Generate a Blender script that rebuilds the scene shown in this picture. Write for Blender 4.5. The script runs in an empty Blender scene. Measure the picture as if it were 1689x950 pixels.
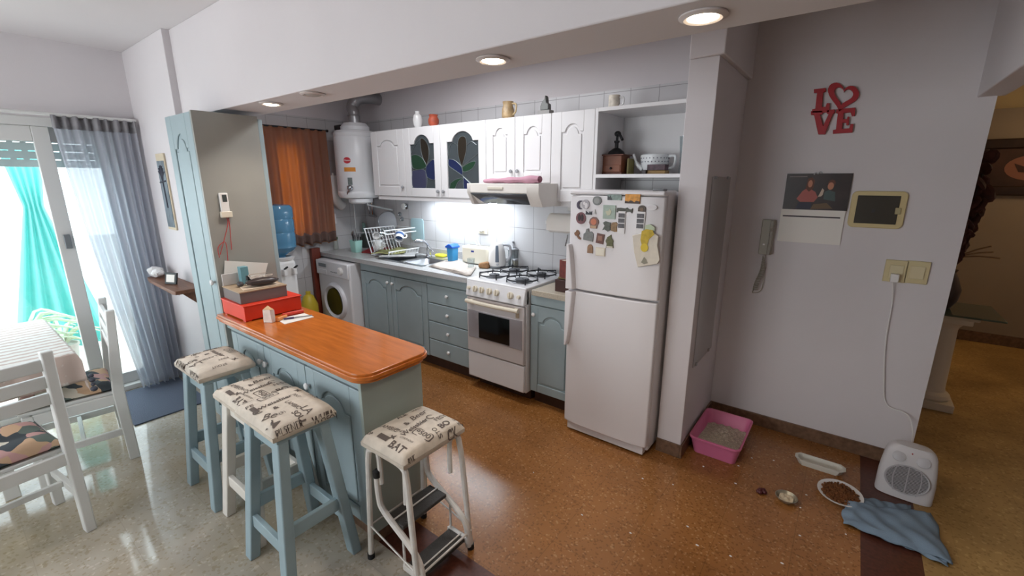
import bpy, bmesh, math, random
from mathutils import Vector, Matrix, Euler
R = math.radians
random.seed(7)
D = bpy.data
SC = bpy.context.scene
COL = SC.collection

# ------------------------------------------------------------------ camera, world, lights, exposure
F_PX, YAW, PITCH, EYE = 729.7, -0.6511, 0.2402, 1.65
cam = D.objects.new('camera', D.cameras.new('camera'))
cam.data.sensor_width = 36.0
cam.data.lens = 36.0 * F_PX / 1689.0
cam.data.clip_start = 0.05
cam.location = (0, 0, EYE)
cam.rotation_euler = Euler((math.pi / 2 - PITCH, 0, -YAW), 'XYZ')
COL.objects.link(cam)
SC.camera = cam
SC.view_settings.view_transform = 'Standard'
SC.view_settings.look = 'None'
SC.view_settings.gamma = 1.0
SC.view_settings.use_curve_mapping = False
SC.view_settings.exposure = 0.05

wd = D.worlds.new('sky')
wd.use_nodes = True
SC.world = wd
wd.node_tree.nodes['Background'].inputs[0].default_value = (0.86, 0.94, 1.0, 1)
wd.node_tree.nodes['Background'].inputs[1].default_value = 5.0

def lamp(name, kind, loc, power, color, rot=(0, 0, 0), **kw):
    l = D.lights.new(name, kind)
    l.energy = power
    l.color = color
    for k, v in kw.items(): setattr(l, k, v)
    o = D.objects.new(name, l)
    o.location = loc
    o.rotation_euler = rot
    COL.objects.link(o)
    return o
# daylight coming in through the balcony window plus added fill light behind the camera
lamp('daylight', 'AREA', (-5.7, -0.3, 3.3), 50, (0.93, 0.97, 1.0), (0, R(-42), 0), shape='RECTANGLE', size=1.8, size_y=3.0)
lamp('rear_fill', 'AREA', (-2.6, -2.75, 1.4), 30, (1.0, 0.97, 0.95), (R(90), 0, 0), shape='RECTANGLE', size=2.4, size_y=1.3)
# ceiling lamp of the kitchen, behind the beam
lamp('kitchen_ceiling_lamp', 'AREA', (-2.4, 2.05, 2.52), 21, (0.95, 0.97, 1.0), (0, 0, 0), shape='RECTANGLE', size=1.2, size_y=0.25)
# ceiling lamp of the hall, out of sight round the corner
lamp('hall_lamp', 'POINT', (1.9, 5.6, 2.1), 9, (1.0, 0.76, 0.45), shadow_soft_size=0.12)

# ------------------------------------------------------------------ helpers
_cy, _sy, _cp, _sp = math.cos(YAW), math.sin(YAW), math.cos(PITCH), math.sin(PITCH)
_f = Vector((_sy * _cp, _cy * _cp, -_sp)); _r = Vector((_cy, -_sy, 0)); _u = _r.cross(_f)
def W(px, py, x=None, y=None, z=None):
    """a point of the photograph on a known plane of the room"""
    d = _f + _r * ((px - 844.5) / F_PX) - _u * ((py - 475) / F_PX)
    c = Vector((0, 0, EYE))
    if z is not None: return c + d * ((z - EYE) / d.z)
    if y is not None: return c + d * (y / d.y)
    return c + d * (x / d.x)

def lin(c): return tuple((v / 255 / 12.92 if v / 255 <= .04045 else ((v / 255 + .055) / 1.055) ** 2.4) for v in c)
MATS = {}
def mat(name, col, rough=.5, metal=0., var=0., scale=8., bump=0., bscale=60., trans=0., emit=0., coat=0., alpha=1., stretch=None, spec=.5, ior=1.45):
    if name in MATS: return MATS[name]
    m = D.materials.new(name); m.use_nodes = True
    nt = m.node_tree; b = nt.nodes['Principled BSDF']
    L = (*lin(col), 1)
    b.inputs['Base Color'].default_value = L
    b.inputs['Roughness'].default_value = rough
    b.inputs['Metallic'].default_value = metal
    b.inputs['Transmission Weight'].default_value = trans
    b.inputs['Coat Weight'].default_value = coat
    b.inputs['Alpha'].default_value = alpha
    b.inputs['Specular IOR Level'].default_value = spec
    b.inputs['IOR'].default_value = ior
    if emit:
        b.inputs['Emission Color'].default_value = L
        b.inputs['Emission Strength'].default_value = emit
    tc = nt.nodes.new('ShaderNodeTexCoord'); mp = nt.nodes.new('ShaderNodeMapping')
    nt.links.new(tc.outputs['Object'], mp.inputs['Vector'])
    if stretch: mp.inputs['Scale'].default_value = stretch
    if var:
        n = nt.nodes.new('ShaderNodeTexNoise'); n.inputs['Scale'].default_value = scale; n.inputs['Detail'].default_value = 4
        nt.links.new(mp.outputs[0], n.inputs['Vector'])
        r = nt.nodes.new('ShaderNodeValToRGB')
        r.color_ramp.elements[0].position = .3; r.color_ramp.elements[1].position = .7
        r.color_ramp.elements[0].color = (*[v * (1 - var) for v in L[:3]], 1)
        r.color_ramp.elements[1].color = (*[min(1, v * (1 + var)) for v in L[:3]], 1)
        nt.links.new(n.outputs['Fac'], r.inputs[0]); nt.links.new(r.outputs[0], b.inputs['Base Color'])
    if bump:
        n = nt.nodes.new('ShaderNodeTexNoise'); n.inputs['Scale'].default_value = bscale
        nt.links.new(mp.outputs[0], n.inputs['Vector'])
        bp = nt.nodes.new('ShaderNodeBump'); bp.inputs['Strength'].default_value = bump; bp.inputs['Distance'].default_value = .01
        nt.links.new(n.outputs['Fac'], bp.inputs['Height']); nt.links.new(bp.outputs[0], b.inputs['Normal'])
    MATS[name] = m
    return m

def terrazzo(name, base, dark, light, rough, chip=90., blotch=1.5, grid=.3, grout=.55, stain=(.62, .56, .48)):
    m = D.materials.new(name); m.use_nodes = True
    nt = m.node_tree; N = nt.nodes; K = nt.links; b = N['Principled BSDF']
    tc = N.new('ShaderNodeTexCoord')
    v = N.new('ShaderNodeTexVoronoi'); v.inputs['Scale'].default_value = chip
    K.new(tc.outputs['Object'], v.inputs['Vector'])
    sp = N.new('ShaderNodeSeparateColor'); K.new(v.outputs['Color'], sp.inputs[0])
    r = N.new('ShaderNodeValToRGB'); r.color_ramp.interpolation = 'CONSTANT'
    e = r.color_ramp.elements; e[0].color = (*lin(dark), 1); e[0].position = 0; e[1].color = (*lin(base), 1); e[1].position = .13
    x = r.color_ramp.elements.new(.94); x.color = (*lin(light), 1)
    K.new(sp.outputs[0], r.inputs[0])
    n = N.new('ShaderNodeTexNoise'); n.inputs['Scale'].default_value = blotch; n.inputs['Detail'].default_value = 6
    K.new(tc.outputs['Object'], n.inputs['Vector'])
    r2 = N.new('ShaderNodeValToRGB'); r2.color_ramp.elements[0].position = .3; r2.color_ramp.elements[1].position = .72
    r2.color_ramp.elements[0].color = (*stain, 1); r2.color_ramp.elements[1].color = (1.15, 1.12, 1.08, 1)
    K.new(n.outputs['Fac'], r2.inputs[0])
    mx = N.new('ShaderNodeMix'); mx.data_type = 'RGBA'; mx.blend_type = 'MULTIPLY'; mx.inputs[0].default_value = 1
    K.new(r.outputs[0], mx.inputs[6]); K.new(r2.outputs[0], mx.inputs[7])
    bk = N.new('ShaderNodeTexBrick'); bk.offset = 0; bk.inputs['Scale'].default_value = 1
    bk.inputs['Brick Width'].default_value = grid; bk.inputs['Row Height'].default_value = grid
    bk.inputs['Mortar Size'].default_value = .0016; bk.inputs['Mortar Smooth'].default_value = .3
    bk.inputs['Color1'].default_value = (1, 1, 1, 1); bk.inputs['Color2'].default_value = (.94, .94, .94, 1); bk.inputs['Mortar'].default_value = (grout, grout, grout, 1)
    K.new(tc.outputs['Object'], bk.inputs['Vector'])
    m2 = N.new('ShaderNodeMix'); m2.data_type = 'RGBA'; m2.blend_type = 'MULTIPLY'; m2.inputs[0].default_value = 1
    K.new(mx.outputs[2], m2.inputs[6]); K.new(bk.outputs[0], m2.inputs[7])
    K.new(m2.outputs[2], b.inputs['Base Color'])
    b.inputs['Roughness'].default_value = rough
    return m

def tiles(name, axis, col, grout, ox, oz, size=.2):
    """square glazed wall tiles; axis is the horizontal axis of the wall (0 = X, 1 = Y)"""
    m = D.materials.new(name); m.use_nodes = True
    nt = m.node_tree; N = nt.nodes; K = nt.links; b = N['Principled BSDF']
    tc = N.new('ShaderNodeTexCoord'); s = N.new('ShaderNodeSeparateXYZ'); c = N.new('ShaderNodeCombineXYZ')
    K.new(tc.outputs['Object'], s.inputs[0]); K.new(s.outputs[axis], c.inputs[0]); K.new(s.outputs[2], c.inputs[1])
    mp = N.new('ShaderNodeMapping'); mp.inputs['Location'].default_value = (-ox, -oz, 0); K.new(c.outputs[0], mp.inputs['Vector'])
    bk = N.new('ShaderNodeTexBrick'); bk.offset = 0; bk.inputs['Scale'].default_value = 1
    bk.inputs['Brick Width'].default_value = size; bk.inputs['Row Height'].default_value = size
    bk.inputs['Mortar Size'].default_value = .0022; bk.inputs['Mortar Smooth'].default_value = .2
    a = lin(col); bk.inputs['Color1'].default_value = (*a, 1); bk.inputs['Color2'].default_value = (*[v * .95 for v in a], 1)
    bk.inputs['Mortar'].default_value = (*lin(grout), 1)
    K.new(mp.outputs[0], bk.inputs['Vector']); K.new(bk.outputs['Color'], b.inputs['Base Color'])
    bp = N.new('ShaderNodeBump'); bp.invert = True; bp.inputs['Strength'].default_value = .4; bp.inputs['Distance'].default_value = .003
    K.new(bk.outputs['Fac'], bp.inputs['Height']); K.new(bp.outputs[0], b.inputs['Normal'])
    b.inputs['Roughness'].default_value = .28
    return m

_TX = {}
def text_geo(s, size, bold=0., shear=0.):
    k = (s, bold, shear)
    if k not in _TX:
        c = D.curves.new('t', 'FONT'); c.body = s; c.size = 1; c.offset = bold; c.shear = shear; c.align_x = 'CENTER'; c.align_y = 'CENTER'
        o = D.objects.new('t', c); COL.objects.link(o)
        me = o.evaluated_get(bpy.context.evaluated_depsgraph_get()).to_mesh()
        _TX[k] = ([(v.co.x, v.co.y) for v in me.vertices], [tuple(p.vertices) for p in me.polygons])
        D.objects.remove(o); D.curves.remove(c)
    v, f = _TX[k]
    return [(a * size, b * size) for a, b in v], f

BASE = {}
class MB:
    def __init__(s): s.v = []; s.f = []; s.m = []; s.mi = 0; s.M = None
    def add(s, vs, fs, M=None):
        M = M or s.M
        n = len(s.v)
        s.v += [tuple(M @ Vector(p)) if M else tuple(p) for p in vs]
        s.f += [tuple(i + n for i in f) for f in fs]; s.m += [s.mi] * len(fs)
        return s
    def box(s, x0, x1, y0, y1, z0, z1, M=None):
        vs = [(x, y, z) for z in (z0, z1) for y in (y0, y1) for x in (x0, x1)]
        return s.add(vs, [(0, 2, 3, 1), (4, 5, 7, 6), (0, 1, 5, 4), (2, 6, 7, 3), (0, 4, 6, 2), (1, 3, 7, 5)], M)
    def prism(s, poly, ax, a, b, M=None):
        P = {'y': lambda p, t: (p[0], t, p[1]), 'z': lambda p, t: (p[0], p[1], t), 'x': lambda p, t: (t, p[0], p[1])}[ax]
        n = len(poly)
        vs = [P(p, a) for p in poly] + [P(p, b) for p in poly]
        fs = [tuple(range(n)), tuple(range(2 * n - 1, n - 1, -1))] + [(i, (i + 1) % n, n + (i + 1) % n, n + i) for i in range(n)]
        return s.add(vs, fs, M)
    def bar(s, p, q, w, d=None, up=(0, 0, 1), w2=None):
        """a square bar between two points"""
        p, q = Vector(p), Vector(q); d = d or w; t = (q - p).normalized()
        a = t.cross(Vector(up))
        if a.length < 1e-4: a = Vector((1, 0, 0))
        a.normalize(); b = a.cross(t)
        k = (w2 or w) / w
        vs = [p + a * w / 2 * i + b * d / 2 * j for j in (-1, 1) for i in (-1, 1)] + [q + a * w / 2 * i * k + b * d / 2 * j * k for j in (-1, 1) for i in (-1, 1)]
        return s.add(vs, [(0, 2, 3, 1), (4, 5, 7, 6), (0, 1, 5, 4), (2, 6, 7, 3), (0, 4, 6, 2), (1, 3, 7, 5)])
    def tube(s, pts, r, seg=8, close=False, M=None):
        pts = [Vector(p) for p in pts]; n = len(pts); rr = r if isinstance(r, (list, tuple)) else [r] * n
        vs = []; prev = None
        for i, p in enumerate(pts):
            a = pts[(i - 1) % n] if (i or close) else p; b = pts[(i + 1) % n] if (i < n - 1 or close) else p
            t = (b - a).normalized()
            if prev is None:
                u = t.orthogonal().normalized()
            else:
                u = prev - t * prev.dot(t)
                u = u.normalized() if u.length > 1e-5 else t.orthogonal().normalized()
            prev = u; w = t.cross(u)
            vs += [p + (u * math.cos(k * 2 * math.pi / seg) + w * math.sin(k * 2 * math.pi / seg)) * rr[i] for k in range(seg)]
        fs = []
        for i in range(n if close else n - 1):
            j = (i + 1) % n
            fs += [(i * seg + k, i * seg + (k + 1) % seg, j * seg + (k + 1) % seg, j * seg + k) for k in range(seg)]
        if not close: fs += [tuple(range(seg))[::-1], tuple(range((n - 1) * seg, n * seg))]
        return s.add(vs, fs, M)
    def lathe(s, prof, c=(0, 0, 0), seg=24, M=None, sx=1., sy=1.):
        vs = []; n = len(prof)
        for r, z in prof:
            vs += [(c[0] + sx * max(r, 1e-4) * math.cos(k * 2 * math.pi / seg), c[1] + sy * max(r, 1e-4) * math.sin(k * 2 * math.pi / seg), c[2] + z) for k in range(seg)]
        fs = [(i * seg + k, i * seg + (k + 1) % seg, (i + 1) * seg + (k + 1) % seg, (i + 1) * seg + k) for i in range(n - 1) for k in range(seg)]
        fs += [tuple(range(seg))[::-1], tuple(range((n - 1) * seg, n * seg))]
        return s.add(vs, fs, M)
    def ball(s, c, r, seg=14, rings=8, M=None):
        rx, ry, rz = r if isinstance(r, (tuple, list)) else (r, r, r)
        prof = [(math.sin(math.pi * i / rings), -math.cos(math.pi * i / rings)) for i in range(rings + 1)]
        T = Matrix.Translation(c) @ Matrix.Diagonal((rx, ry, rz, 1))
        return s.lathe(prof, seg=seg, M=(M @ T if M else T))
    def grid(s, fn, nu, nv, thick=0.):
        """fn(u, v) -> point, u and v in 0..1; a sheet with thickness along -normal z if thick"""
        vs = [Vector(fn(i / nu, j / nv)) for j in range(nv + 1) for i in range(nu + 1)]
        fs = [(j * (nu + 1) + i, j * (nu + 1) + i + 1, (j + 1) * (nu + 1) + i + 1, (j + 1) * (nu + 1) + i) for j in range(nv) for i in range(nu)]
        return s.add(vs, fs)
    def text(s, t, size, fn, bold=0., shear=0.):
        v, f = text_geo(t, size, bold, shear)
        return s.add([fn(a, b) for a, b in v], f)
    def build(s, name, mats, parent=None, bev=0., seg=2, smooth=35, sub=0, solid=0., local=False, fixn=True):
        if not isinstance(mats, (list, tuple)): mats = [mats]
        me = D.meshes.new(name)
        off = Vector((0, 0, 0))
        if parent is not None and not local: off = BASE.get(parent.name, off)
        elif parent is None and not local:
            xs, ys, zs = zip(*s.v); off = Vector(((min(xs) + max(xs)) / 2, (min(ys) + max(ys)) / 2, min(zs)))
        me.from_pydata([Vector(p) - off for p in s.v], [], s.f)
        for m in mats: me.materials.append(m)
        for p, i in zip(me.polygons, s.m): p.material_index = i; p.use_smooth = True
        if fixn:
            bm = bmesh.new(); bm.from_mesh(me); bmesh.ops.recalc_face_normals(bm, faces=bm.faces); bm.to_mesh(me); bm.free()
        me.set_sharp_from_angle(angle=R(smooth))
        o = D.objects.new(name, me); COL.objects.link(o)
        if parent is not None: o.parent = parent
        else: o.location = off
        BASE[o.name] = off
        if solid:
            k = o.modifiers.new('solid', 'SOLIDIFY'); k.thickness = solid; k.offset = 0
        if bev:
            k = o.modifiers.new('bevel', 'BEVEL'); k.width = bev; k.segments = seg; k.limit_method = 'ANGLE'; k.angle_limit = R(35); k.use_clamp_overlap = True
        if sub:
            k = o.modifiers.new('sub', 'SUBSURF'); k.levels = sub; k.render_levels = sub
        return o
    def thing(s, name, mats, label, cat, group=None, **kw):
        o = s.build(name, mats, None, **kw)
        return tag(o, label, cat, group)
    def struct(s, name, mats, **kw):
        o = s.build(name, mats, None, local=True, **kw); o['kind'] = 'structure'
        return o
def tag(o, label, cat, group=None):
    o['label'] = label; o['category'] = cat
    if group: o['group'] = group
    return o
def T(name, label, cat, loc, group=None):
    o = D.objects.new(name, None); o.empty_display_size = .1; COL.objects.link(o); o.location = loc
    BASE[o.name] = Vector(loc)
    return tag(o, label, cat, group)
def clone(o, loc, label, rz=0., group=None):
    c = o.copy(); COL.objects.link(c); c.location = loc; c.rotation_euler = (0, 0, rz); c['label'] = label
    if group: c['group'] = group
    for ch in list(o.children):
        d = ch.copy(); COL.objects.link(d); d.parent = c
        for g in list(ch.children):
            e = g.copy(); COL.objects.link(e); e.parent = d
    return c

def arch_top(x0, x1, zs, h, n=30, sh=.17):
    out = []
    h = min(h, .36 * (x1 - x0))
    for i in range(n + 1):
        t = i / n; u = (t - sh) / (1 - 2 * sh)
        f = 0 if not 0 < u < 1 else (1 - (2 * u - 1) ** 2) ** .62
        out.append((x0 + (x1 - x0) * t, zs + h * f))
    return out
def panel_door(x0, x1, z0, z1, y, arch=.06, m=.055, t=.02):
    """raised-panel door with a cathedral top rail, front face at y, facing -Y"""
    b = MB(); b.box(x0, x1, y + .009, y + t, z0, z1)
    b.box(x0, x0 + m, y, y + .0095, z0, z1); b.box(x1 - m, x1, y, y + .0095, z0, z1)
    b.box(x0 + m, x1 - m, y, y + .0095, z0, z0 + m)
    zs = z1 - m - arch
    b.prism([(x0 + m, z1), (x0 + m, zs)] + arch_top(x0 + m, x1 - m, zs, arch)[1:-1] + [(x1 - m, zs), (x1 - m, z1)], 'y', y, y + .0095)
    g = .016
    b.prism([(x0 + m + g, z0 + m + g)] + [(x1 - m - g, z0 + m + g)] + arch_top(x0 + m + g, x1 - m - g, zs - g, arch)[::-1], 'y', y + .002, y + .0095)
    return b
def knob(x, y, z, m, parent, r=.015):
    M = Matrix.Translation((x, y, z)) @ Matrix.Rotation(R(90), 4, 'X')
    MB().lathe([(.006, -.004), (.006, .008), (r * .9, .012), (r, .018), (r * .8, .024), (.002, .027)], M=M, seg=16).build('knob', m, parent)
def rrect(x0, x1, y0, y1, r, n=6):
    out = []
    for cx, cy, a in ((x1 - r, y0 + r, -90), (x1 - r, y1 - r, 0), (x0 + r, y1 - r, 90), (x0 + r, y0 + r, 180)):
        out += [(cx + r * math.cos(R(a + 90 * i / n)), cy + r * math.sin(R(a + 90 * i / n))) for i in range(n + 1)]
    return out
def ell(cx, cy, rx, ry, n=24): return [(cx + rx * math.cos(2 * math.pi * i / n), cy + ry * math.sin(2 * math.pi * i / n)) for i in range(n)]
def smooth_path(pts, n=6):
    pts = [Vector(p) for p in pts]; out = []
    for i in range(len(pts) - 1):
        p0, p1, p2, p3 = pts[max(i - 1, 0)], pts[i], pts[i + 1], pts[min(i + 2, len(pts) - 1)]
        for k in range(n):
            t = k / n
            out.append(.5 * ((2 * p1) + (p2 - p0) * t + (2 * p0 - 5 * p1 + 4 * p2 - p3) * t * t + (3 * p1 - p0 - 3 * p2 + p3) * t ** 3))
    return out + [pts[-1]]

# ------------------------------------------------------------------ materials
WALL = mat('wall_paint', (214, 209, 211), .75, var=.02, scale=2, bump=.05, bscale=180)
CEIL = mat('ceiling_paint', (222, 217, 218), .85, var=.015, scale=2)
WHITE = mat('white_lacquer', (226, 225, 226), .38, var=.015, scale=3)
BLUE = mat('blue_grey_paint', (156, 173, 178), .42, var=.05, scale=5)
BLUE2 = mat('blue_stool_paint', (150, 172, 180), .45, var=.06, scale=9)
PANELG = mat('grey_side_panel', (156, 156, 150), .4, var=.03, scale=4)
APPL = mat('white_enamel', (225, 225, 228), .28, var=.01, scale=3)
CREAM = mat('cream_plastic', (222, 214, 196), .4)
PLASTIC = mat('white_plastic', (228, 226, 224), .4)
BLACK = mat('black', (22, 22, 24), .45)
DARKGLASS = mat('dark_glass', (16, 17, 20), .08)
STEEL = mat('steel', (170, 172, 176), .28, metal=1, var=.05, scale=20)
CHROME = mat('chrome', (205, 207, 210), .12, metal=1)
GREYP = mat('grey_plastic', (120, 124, 128), .45)
GRANITE = mat('grey_granite', (178, 178, 178), .25, var=.22, scale=160)
WOODO = mat('orange_varnished_wood', (190, 106, 40), .22, var=.16, scale=6, stretch=(1, 9, 9), coat=.4)
WOODB = mat('brown_wood', (122, 82, 60), .45, var=.25, scale=8, stretch=(1, 8, 8))
WOODD = mat('dark_red_wood', (96, 50, 34), .4, var=.25, scale=10)
PAPER = mat('paper', (232, 228, 222), .8)
PORC = mat('white_porcelain', (232, 232, 232), .18)
BASEB = mat('brown_baseboard_stone', (110, 84, 66), .35, var=.3, scale=40)
RED = mat('red', (190, 26, 26), .4)
GLASS = mat('clear_glass', (235, 242, 244), .03, trans=1., ior=1.3)
KNOBG = mat('grey_knob', (150, 152, 156), .35)
def thin_glass(name, tint, gloss):
    m = D.materials.new(name); m.use_nodes = True; nt = m.node_tree; nt.nodes.clear()
    o = nt.nodes.new('ShaderNodeOutputMaterial'); t = nt.nodes.new('ShaderNodeBsdfTransparent'); g = nt.nodes.new('ShaderNodeBsdfGlossy'); x = nt.nodes.new('ShaderNodeMixShader')
    t.inputs[0].default_value = (*lin(tint), 1); g.inputs['Roughness'].default_value = .03; x.inputs[0].default_value = gloss
    nt.links.new(t.outputs[0], x.inputs[1]); nt.links.new(g.outputs[0], x.inputs[2]); nt.links.new(x.outputs[0], o.inputs[0])
    return m
def cloth_mat(name, col, through, var=.06, scale=6, col2=None, open_=0.):
    """woven cloth that lets some light through"""
    m = D.materials.new(name); m.use_nodes = True; nt = m.node_tree; N = nt.nodes; b = N['Principled BSDF']
    b.inputs['Roughness'].default_value = .9; b.inputs['Base Color'].default_value = (*lin(col), 1)
    t = N.new('ShaderNodeBsdfTranslucent'); t.inputs[0].default_value = (*lin(col2 or col), 1)
    x = N.new('ShaderNodeMixShader'); x.inputs[0].default_value = through
    n = N.new('ShaderNodeTexNoise'); n.inputs['Scale'].default_value = 300
    bp = N.new('ShaderNodeBump'); bp.inputs['Strength'].default_value = .15; nt.links.new(n.outputs['Fac'], bp.inputs['Height']); nt.links.new(bp.outputs[0], b.inputs['Normal'])
    nt.links.new(b.outputs[0], x.inputs[1]); nt.links.new(t.outputs[0], x.inputs[2]); nt.links.new(x.outputs[0], N['Material Output'].inputs[0])
    if open_:
        q = N.new('ShaderNodeBsdfTransparent'); y = N.new('ShaderNodeMixShader'); y.inputs[0].default_value = open_
        nt.links.new(x.outputs[0], y.inputs[1]); nt.links.new(q.outputs[0], y.inputs[2]); nt.links.new(y.outputs[0], N['Material Output'].inputs[0])
    return m
def art_glass(name, col):
    """streaky coloured window glass: part see-through, part milky"""
    m = thin_glass(name, col, .08); nt = m.node_tree; N = nt.nodes
    d = N.new('ShaderNodeBsdfPrincipled'); d.inputs['Base Color'].default_value = (*lin([v * .72 for v in col]), 1); d.inputs['Roughness'].default_value = .12
    x = N.new('ShaderNodeMixShader'); x.inputs[0].default_value = .5; o = N['Material Output']; src = o.inputs[0].links[0].from_socket
    nt.links.new(src, x.inputs[1]); nt.links.new(d.outputs[0], x.inputs[2]); nt.links.new(x.outputs[0], o.inputs[0])
    return m
PANE = thin_glass('window_pane', (245, 250, 250), .06)
CLEAR = thin_glass('thin_clear_glass', (242, 246, 247), .12)

# ------------------------------------------------------------------ the setting
FL_K = terrazzo('kitchen_terrazzo', (160, 110, 62), (138, 92, 50), (184, 138, 92), .24, 120, 1.3, grout=.7)
FL_D = terrazzo('dining_terrazzo', (178, 174, 166), (166, 160, 146), (192, 188, 182), .09, 90, 1.9, grout=.86, stain=(.78, .68, .5))
FL_H = terrazzo('hall_terrazzo', (188, 154, 98), (168, 134, 80), (206, 174, 120), .45, 90, 2.6, grout=.85)
FL_S = mat('dark_threshold_stone', (84, 46, 34), .3, var=.3, scale=60)
XL, YB, YL, ZC, ZB = -4.5, 3.1, 3.22, 2.56, 2.04   # left wall, tiled back wall, right-hand wall, ceiling, beam underside
b = MB()
def flr(x0, x1, y0, y1, mi):
    b.mi = mi; b.box(x0, x1, y0, y1, -.1, 0)
flr(XL, .47, -2.7, 1.0, 0); flr(XL, -2.9, 1.0, 1.19, 0); flr(-2.9, .47, 1.0, 1.19, 3); flr(XL, .25, 1.19, YL, 1); flr(.25, .47, 1.19, YL + .14, 3)
flr(.47, 3, -2.7, 6.6, 2); flr(.25, .47, YL + .14, 6.6, 2)
b.struct('floor', [FL_D, FL_K, FL_H, FL_S])
b = MB(); b.box(XL - .2, 3, -2.7, 6.6, ZC, ZC + .1); b.struct('ceiling', CEIL)
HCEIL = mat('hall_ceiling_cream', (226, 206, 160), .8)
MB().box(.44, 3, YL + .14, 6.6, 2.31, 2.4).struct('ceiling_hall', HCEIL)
TILE_B = tiles('glazed_tiles_back', 0, (204, 203, 205), (150, 148, 150), -2.735, .045)
TILE_L = tiles('glazed_tiles_left', 1, (198, 197, 198), (150, 148, 150), .1, .045)
b = MB(); b.box(XL - .1, -.7, YB, YB + .12, 0, 2.262); b.mi = 1; b.box(XL - .1, -.7, YB, YB + .12, 2.262, ZC); b.struct('wall_back', [TILE_B, WALL])
# left wall: balcony window in the dining part, small window in the kitchen part
b = MB()
XW = -4.45
b.box(XW - .2, XW, -2.7, -1.6, 0, ZC); b.box(XW - .2, XW, 1.0, 1.12, 0, ZC); b.box(XW - .2, XW, -1.6, 1.0, 2.06, ZC)
b.mi = 1
KY0, KY1, KZ0, KZ1 = 2.115, 2.386, 1.1, 2.0
b.box(XL - .15, XL, 1.12, KY0, 0, 2.262); b.box(XL - .15, XL, KY1, YB, 0, 2.262); b.box(XL - .15, XL, KY0, KY1, 0, KZ0); b.box(XL - .15, XL, KY0, KY1, KZ1, 2.262)
b.mi = 0; b.box(XL - .15, XL, 1.12, YB, 2.262, ZC)
b.struct('wall_left', [WALL, TILE_L])
MB().box(XW - .1, -3.57, 1.1, 1.22, 0, ZC).struct('wall_dining', WALL, bev=.004)
# beams
MB().box(-3.57, .62, 1.14, 1.385, ZB, ZC).struct('ceiling_beam', WALL, bev=.004)
MB().box(.40, .50, -2.7, YL + .02, ZB, ZC).struct('ceiling_beam_hall', WALL, bev=.004)
# wall stub between fridge and entrance: narrower below, beam end above
MB().box(-.775, -.63, 2.515, YL, 0, 2.245).struct('wall_divider', WALL, bev=.003, seg=2)
MB().box(-.775, -.605, 2.50, YL, 2.245, ZC).struct('ceiling_beam_divider', WALL, bev=.006)
MB().box(-.76, .47, YL, YL + .14, 0, ZC).struct('wall_right', WALL)
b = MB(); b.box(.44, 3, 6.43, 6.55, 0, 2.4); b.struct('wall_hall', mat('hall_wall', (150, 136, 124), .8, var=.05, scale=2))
MB().box(.3, .44, YL + .14, 6.5, 0, ZC).struct('wall_hall_left', WALL)
MB().box(2.4, 2.55, -2.7, 6.5, 0, ZC).struct('wall_hall_side', WALL)
b = MB(); b.box(XL - .2, -3.8, -2.7, -2.58, 0, ZC); b.box(-1.4, 2.5, -2.7, -2.58, 0, ZC); b.box(-3.8, -1.4, -2.7, -2.58, 2.1, ZC); b.box(-3.8, -1.4, -2.7, -2.58, 0, .8); b.struct('wall_rear', WALL)  # unseen wall; its opening is added to let in fill light
# baseboards
b = MB(); b.box(-.63, .468, YL - .012, YL, 0, .085); b.struct('baseboard_right', BASEB, bev=.002)
b = MB(); b.box(-.775, -.63, 2.503, 2.515, 0, .085); b.box(-.63, -.618, 2.503, YL - .012, 0, .085); b.struct('baseboard_divider', BASEB, bev=.002)
MB().box(.5, 2.4, 6.415, 6.43, 0, .11).struct('baseboard_hall', BASEB)

# balcony window
FRAME = mat('window_frame_white', (214, 214, 212), .45)
w = MB(); w.box(XW - .14, XW + .012, -1.6, 1.0, 2.0, 2.06); w.box(XW - .14, XW + .012, .95, 1.0, 0, 2.0); w.box(XW - .14, XW + .012, -1.6, 1.0, 0, .04)
w.box(XW - .14, XW + .012, -1.6, -1.55, 0, 2.0)
win = w.struct('window_1', FRAME, bev=.004)
def sash(y0, y1, x):
    s = MB(); s.box(x - .02, x + .02, y0, y0 + .06, .04, 2.0); s.box(x - .02, x + .02, y1 - .085, y1, .04, 2.0); s.box(x - .018, x + .018, y0 + .06, y1 - .085, .04, .13); s.box(x - .018, x + .018, y0 + .06, y1 - .085, 1.9, 2.0)
    o = s.build('window_sash', FRAME, win, local=True, bev=.004)
    MB().box(x - .004, x + .004, y0 + .06, y1 - .085, .13, 1.9).build('window_pane', PANE, o, local=True)
sash(-.5, .62, XW - .02); sash(.56, .95, XW - .075)
MB().box(XW - .004, XW + .022, .565, .6, 1.17, 1.27).build('window_handle', GREYP, win, local=True, bev=.004)
SHUT = mat('roller_shutter_grey', (206, 212, 214), .5)
s = MB()
for k in range(5):
    z = 1.735 + k * .056
    s.box(XW - .16, XW - .148, -1.55, .95, z, z + .05)
    for j in range(40):
        y = -1.5 + j * .062
        if j % 3 == 0: continue
        s.box(XW - .158, XW - .15, y, y + .03, z + .05, z + .056)
s.build('roller_shutter', SHUT, win, local=True)

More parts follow.
